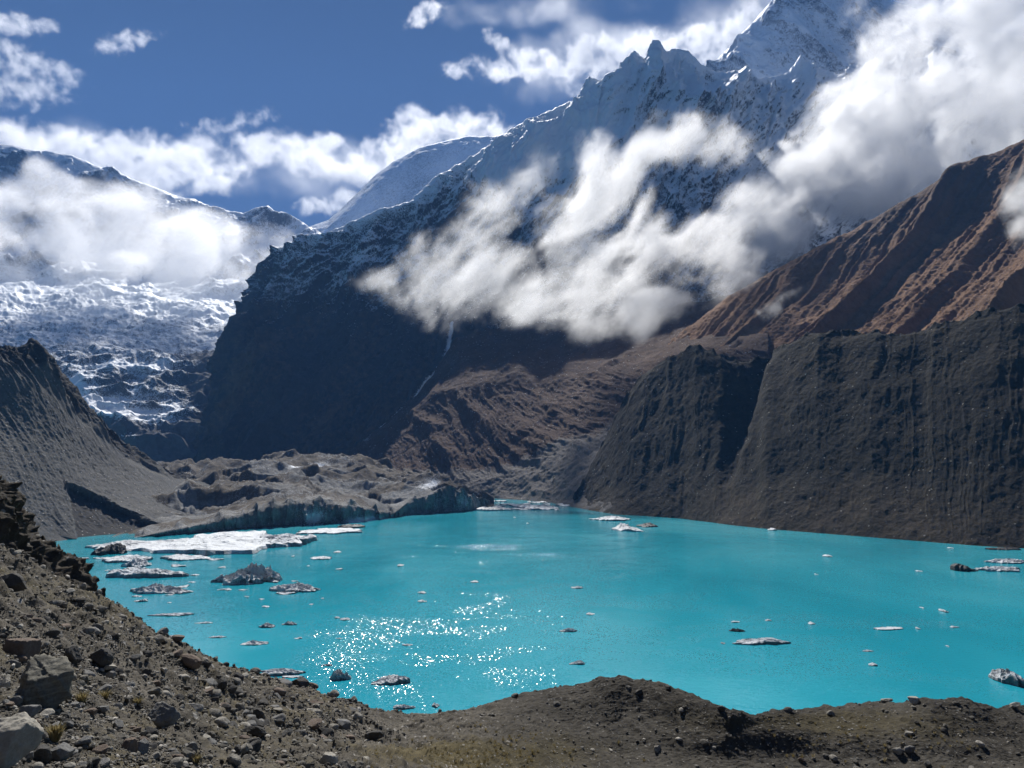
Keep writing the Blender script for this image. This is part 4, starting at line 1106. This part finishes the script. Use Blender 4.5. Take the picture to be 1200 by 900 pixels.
# picture positions of every ground vertex, to set stones down on it
Pg = FG['P']; Ng = FG['N'] * np.sign(FG['N'][..., 2:3] + 1e-9)
rel = Pg - np.array([0, 0, H])
fw = rel[..., 1] * cP + rel[..., 2] * sP
upc = -rel[..., 1] * sP + rel[..., 2] * cP
gx = 600 + F * rel[..., 0] / fw; gy = 450 - F * upc / fw
okv = (FG['V'] > .8) & (FG['V'] < 4.05) & (fw > 1)
Gp = Pg[okv]; Gx = gx[okv]; Gy = gy[okv]; Gd = fw[okv]; Gn = Ng[okv]
cell = {}
_cs = 6
for i_, (a_, b_) in enumerate(zip((Gx // _cs).astype(int), (Gy // _cs).astype(int))):
    cell.setdefault((a_, b_), []).append(i_)


def ground_at(px, py):
    a0, b0 = int(px // _cs), int(py // _cs)
    for r in range(0, 9):
        ids = [i for da in range(-r, r + 1) for db in range(-r, r + 1) if max(abs(da), abs(db)) in (r, max(0, r - 1)) for i in cell.get((a0 + da, b0 + db), ())]
        if ids:
            ids = np.array(ids)
            d = (Gx[ids] - px) ** 2 + (Gy[ids] - py) ** 2
            j = ids[np.argmin(d + .02 * Gd[ids])]
            return Gp[j], Gd[j], Gn[j]
    return None


def boulder(px, py, w, h, style, label, seed, depth=.8, sink=.22, planes=11, rough=.06, rot=None, name='boulder', lean=0.0):
    g = ground_at(px, py - 1)
    if g is None: return
    p, d, n = g
    V, Fc = rock_shape(seed, 5, planes, .0, rough, style == 'layer')
    k = d / F
    V = V * [w * k, w * k * depth, h * k * 1.12]
    if lean:
        ca, sa = math.cos(lean), math.sin(lean)
        V = np.stack([V[:, 0] * ca + V[:, 2] * sa, V[:, 1], -V[:, 0] * sa + V[:, 2] * ca], -1)
    a_ = -.28 - .4 * np.random.RandomState(seed).rand()
    V = np.stack([V[:, 0], V[:, 1] * math.cos(a_) - V[:, 2] * math.sin(a_), V[:, 1] * math.sin(a_) + V[:, 2] * math.cos(a_)], -1)
    V[:, 2] *= h * k * 1.12 / (V[:, 2].max() - V[:, 2].min())
    V[:, 2] -= V[:, 2].min()
    o = raw_mesh(name, V, Fc, ST[style], {'shade': np.zeros(len(V))}, None, True)
    o.location = p - np.array([0, 0, h * k * sink])
    try: o.data.shade_smooth()
    except Exception: pass
    return tag(o, label, 'rock')


B = [
    (11, 906, 54, 60, 'pale', 'cream coloured boulder cut off by the bottom corner of the frame', 11, 1.0, .05, 9, 0),
    (47, 827, 64, 58, 'layer', 'largest boulder, grey brown with rough layered cracks and a sunlit top', 77, .9, .16, 6, .25),
    (24, 776, 33, 30, 'red', 'rounded reddish boulder leaning against the largest layered boulder', 7, .9, .2, 14, 0),
    (82, 780, 24, 24, 'dark', 'angular dark boulder right behind the largest layered boulder', 23, .9, .2, 8, 0),
    (117, 781, 30, 22, 'dark', 'flat topped slab with a deep shadow under its front', 31, .9, .15, 7, .1),
    (194, 851, 36, 30, 'grey', 'angular grey boulder with a sharp ridge and dark shaded face', 17, .9, .2, 8, 0),
    (162, 768, 17, 16, 'pale', 'pair sized pale blocky rock on the slope edge', 19, .8, .2, 7, .3),
    (223, 783, 28, 15, 'red', 'long reddish slab sloping towards the water at the slope edge', 29, .6, .15, 7, .5),
    (32, 846, 24, 19, 'grey', 'smooth grey rock below the largest layered boulder', 37, .9, .2, 14, 0),
    (70, 893, 28, 22, 'grey', 'rounded grey boulder beside the golden grass tuft', 41, .9, .2, 16, 0),
    (48, 894, 24, 20, 'dark', 'darker rounded boulder touching the cream corner boulder', 43, .9, .2, 14, 0),
    (4, 812, 16, 20, 'pale', 'pale rounded stone at the frame edge beside the largest boulder', 47, .9, .2, 15, 0),
    (150, 884, 18, 18, 'red', 'brown angular rock, left one of a touching pair', 53, .9, .2, 9, 0),
    (165, 883, 18, 16, 'grey', 'grey rounded rock, right one of a touching pair', 59, .9, .2, 14, 0),
    (14, 692, 38, 20, 'dark', 'long dark slab lying tilted high on the slope near the frame edge', 61, .6, .1, 6, .35),
    (259, 809, 17, 14, 'dark', 'rounded dark rock on the gravelly slope above the shore', 67, .9, .2, 12, 0),
    (350, 808, 22, 14, 'dark', 'dark block on the skyline of the slope above the water', 71, .9, .2, 8, 0),
    (336, 805, 12, 9, 'dark', 'small dark block left of the dark skyline block', 73, .9, .2, 8, 0),
    (303, 842, 16, 12, 'dark', 'upper block of a stack of dark tilted slabs', 79, .8, .2, 8, .4),
    (298, 852, 22, 11, 'dark', 'middle slab of a stack of dark tilted slabs', 83, .8, .2, 7, .4),
    (301, 862, 26, 12, 'dark', 'lowest slab of a stack of dark tilted slabs', 89, .8, .2, 7, .4),
    (263, 856, 20, 12, 'grey', 'grey flat slab left of the stack of dark slabs', 97, .8, .2, 7, .3),
    (370, 841, 13, 10, 'pale', 'small white rock on the slope left of the grassy hollow', 101, .8, .2, 9, 0),
    (385, 896, 22, 14, 'pale', 'white angular stone at the bottom of the frame below the dark slabs', 103, .8, .2, 8, .3),
    (439, 865, 24, 11, 'dark', 'dark flat rock at the edge of the grassy hollow', 107, .8, .2, 8, 0),
    (1053, 884, 12, 8, 'pale', 'pale flat topped rock on the gravel hollow, left of two', 109, .8, .2, 9, 0),
    (1067, 882, 13, 8, 'grey', 'grey rock on the gravel hollow, right of two', 113, .8, .2, 9, 0),
    (1071, 826, 14, 9, 'pale', 'pale rock on the ridge between the two dark humps', 127, .8, .2, 9, 0),
    (1039, 823, 14, 5, 'pale', 'flat white stone on the crest left of the dark hump', 131, .8, .2, 9, 0),
    (1188, 830, 13, 7, 'pale', 'white rock on the crest at the frame edge', 137, .8, .2, 9, 0),
    (940, 894, 9, 6, 'red', 'small brown rock on the gravel near the bottom of the frame', 139, .8, .2, 10, 0),
    (215, 716, 15, 13, 'grey', 'grey block standing on the skyline of the left slope', 149, .8, .3, 8, 0),
]
for px, py, w_, h_, st, lab, sd, dp, sk, pl, ln in B[:-1]:
    boulder(px, py, w_, h_, st, lab, sd, dp, sk, pl, .09 if st == 'layer' else .05, None, 'boulder' if w_ > 15 else 'rock', ln)

# scattered stones: the largest few hundred as single rocks, the rest as rubble
rs = np.random.RandomState(21)
cand = []
while len(cand) < 27000:
    px, py = rs.uniform(-15, 1215), rs.uniform(640, 905)
    dens = 1.0 if px < 430 else max(.10, 1 - (px - 430) / 90)
    if rs.rand() > dens: continue
    g = None
    a0, b0 = int(px // _cs), int(py // _cs)
    ids = cell.get((a0, b0))
    if not ids: continue
    j = ids[rs.randint(len(ids))]
    s = 1.65 * (1 / max(rs.rand(), .004)) ** .42                       # pixels across
    s = min(s, 19) * (1.0 if px < 430 else .62)
    s *= .75 + .35 * np.clip((Gy[j] - 690) / 150, 0, 1)
    cand.append((s, j))
cand.sort(key=lambda c: -c[0])
singles, rest = cand[:250], cand[250:]
VAR = [rock_shape(700 + i, 3, rs.randint(7, 15), 0, .05) for i in range(10)]
proto = []
for i, (V, Fc) in enumerate(VAR):
    me_o = raw_mesh('stone', V * [1, rs.uniform(.6, .95), rs.uniform(.45, .8)], Fc, ST[['grey', 'dark', 'mix', 'grey', 'red', 'mix', 'grey', 'dark', 'pale', 'mix'][i]], {'shade': np.zeros(len(V))}, None, False)
    proto.append(me_o)
for q, (s, j) in enumerate(singles):
    if q < len(proto): o = proto[q]
    else:
        o = proto[rs.randint(len(proto))].copy(); COL.objects.link(o)
    k = s * Gd[j] / F
    o.location = Gp[j] + np.array([0, 0, k * rs.uniform(.02, .16)]); o.scale = (k, k, k)
    o.rotation_euler = (rs.uniform(-.35, .35), rs.uniform(-.35, .35), rs.uniform(0, 6.28))
    tag(o, 'loose angular stone lying among many others on the near moraine slope', 'stone', 'loose stones scattered over the near moraine slope')


def merge(items, variants, name, mat, shade):
    VV, FF, SH = [], [], []
    base = 0
    for s, j in items:
        V, Fc = variants[rs.randint(len(variants))]
        k = s * Gd[j] / F
        a = rs.uniform(0, 6.28, 3); a[:2] *= .12
        ca, sa = math.cos(a[2]), math.sin(a[2])
        q = V * [1, rs.uniform(.55, .95), rs.uniform(.4, .85)] * k
        q = np.stack([q[:, 0], q[:, 1] * math.cos(a[0]) - q[:, 2] * math.sin(a[0]), q[:, 1] * math.sin(a[0]) + q[:, 2] * math.cos(a[0])], -1)
        q = np.stack([q[:, 0] * ca - q[:, 1] * sa, q[:, 0] * sa + q[:, 1] * ca, q[:, 2]], -1)
        VV.append(q + Gp[j] + [0, 0, k * .1]); FF.append(Fc + base); base += len(V)
        SH.append(np.full(len(V), shade(rs)))
    return raw_mesh(name, np.concatenate(VV), np.concatenate(FF), mat, {'shade': np.concatenate(SH)}, 'stuff', False)


SMALL = [rock_shape(800 + i, 2, rs.randint(7, 13), 0, .04) for i in range(14)]
tag(merge(rest[:27000], SMALL, 'rubble', ST['mix'], lambda r: r.normal() * .12 + .0), 'small stones and grit covering the near moraine slope', 'rubble')


def grass_mat():
    m, nt, out = new_mat('dry_grass'); b = NB(nt)
    rnd = b.attr('shade')
    c = b.ramp(rnd, [(0, (.10, .085, .03)), (.5, (.24, .19, .085)), (1, (.40, .33, .17))])
    bs = b.n('ShaderNodeBsdfPrincipled'); b.set(bs.inputs['Base Color'], c); bs.inputs['Roughness'].default_value = .8
    tr = b.n('ShaderNodeBsdfTranslucent'); b.set(tr.inputs[0], c)
    mx = b.n('ShaderNodeMixShader'); mx.inputs[0].default_value = .35
    nt.links.new(bs.outputs[0], mx.inputs[1]); nt.links.new(tr.outputs[0], mx.inputs[2])
    nt.links.new(mx.outputs[0], out.inputs[0])
    return m


GRASS = grass_mat()


def blades(n, R, Hh, rs):
    a = rs.uniform(0, 6.28, n); r = R * .35 * np.sqrt(rs.rand(n))
    x, y = r * np.cos(a), r * np.sin(a)
    L = Hh * rs.uniform(.55, 1.05, n); sp = rs.uniform(.15, .9, n) * R
    wd = L * .035 + R * .012
    V = np.zeros((n, 5, 3))
    tx, ty = -np.sin(a) * wd, np.cos(a) * wd
    for k, (t, ww) in enumerate(((0, 1), (0, -1), (.6, .8), (.6, -.8), (1, 0))):
        V[:, k, 0] = x + np.cos(a) * sp * t ** 1.7 + tx * ww; V[:, k, 1] = y + np.sin(a) * sp * t ** 1.7 + ty * ww; V[:, k, 2] = L * t * (1 - .18 * t)
    base = np.arange(n)[:, None, None] * 5
    Fc = (base + np.array([[0, 1, 3], [0, 3, 2], [2, 3, 4]])[None]).reshape(-1, 3)
    sh = np.repeat(rs.rand(n), 5)
    return V.reshape(-1, 3), Fc, sh


def tuft(px, py, w, h, label, seed):
    g = ground_at(px, py)
    k = g[1] / F
    V, Fc, sh = blades(160, w * k / 2, h * k, np.random.RandomState(seed))
    o = raw_mesh('grass_tuft', V, Fc, GRASS, {'shade': sh}, None, False)
    o.location = g[0] - np.array([0, 0, .02])
    tag(o, label, 'grass tuft')


tuft(64, 868, 26, 26, 'golden tuft of dry grass standing behind the rounded grey boulder', 1)
tuft(95, 822, 20, 16, 'yellow grass tuft at the right foot of the largest layered boulder', 2)
tuft(122, 818, 22, 12, 'low spread of straw coloured grass on the stony slope', 3)
tuft(160, 823, 16, 10, 'small greenish grass tuft right of the straw coloured spread', 4)
tuft(230, 893, 18, 12, 'green yellow tuft at the bottom of the stony slope', 5)
VV, FF, SH = [], [], []; base = 0
n_ = 0
while n_ < 420:
    if rs.rand() < .8:
        px, py = rs.normal(545, 62), rs.normal(885, 18)
        py = max(py, 838)
    else: px, py = rs.uniform(900, 1150), rs.normal(868, 14)
    ids = cell.get((int(px // _cs), int(py // _cs)))
    if not ids: continue
    j = ids[rs.randint(len(ids))]; k = Gd[j] / F
    sz = rs.uniform(2.5, 8.0) * (.6 + .4 * (py - 838) / 60)
    V, Fc, sh = blades(34, sz * k * .62, sz * k * .8, rs)
    VV.append(V + Gp[j]); FF.append(Fc + base); base += len(V); SH.append(np.clip(sh * .5 + rs.uniform(.1, .5), 0, 1)); n_ += 1
tag(raw_mesh('dry_grass', np.concatenate(VV), np.concatenate(FF), GRASS, {'shade': np.concatenate(SH)}, 'stuff', False), 'pale dry grass clumps in the hollow beside the dark gravel ridge', 'grass')
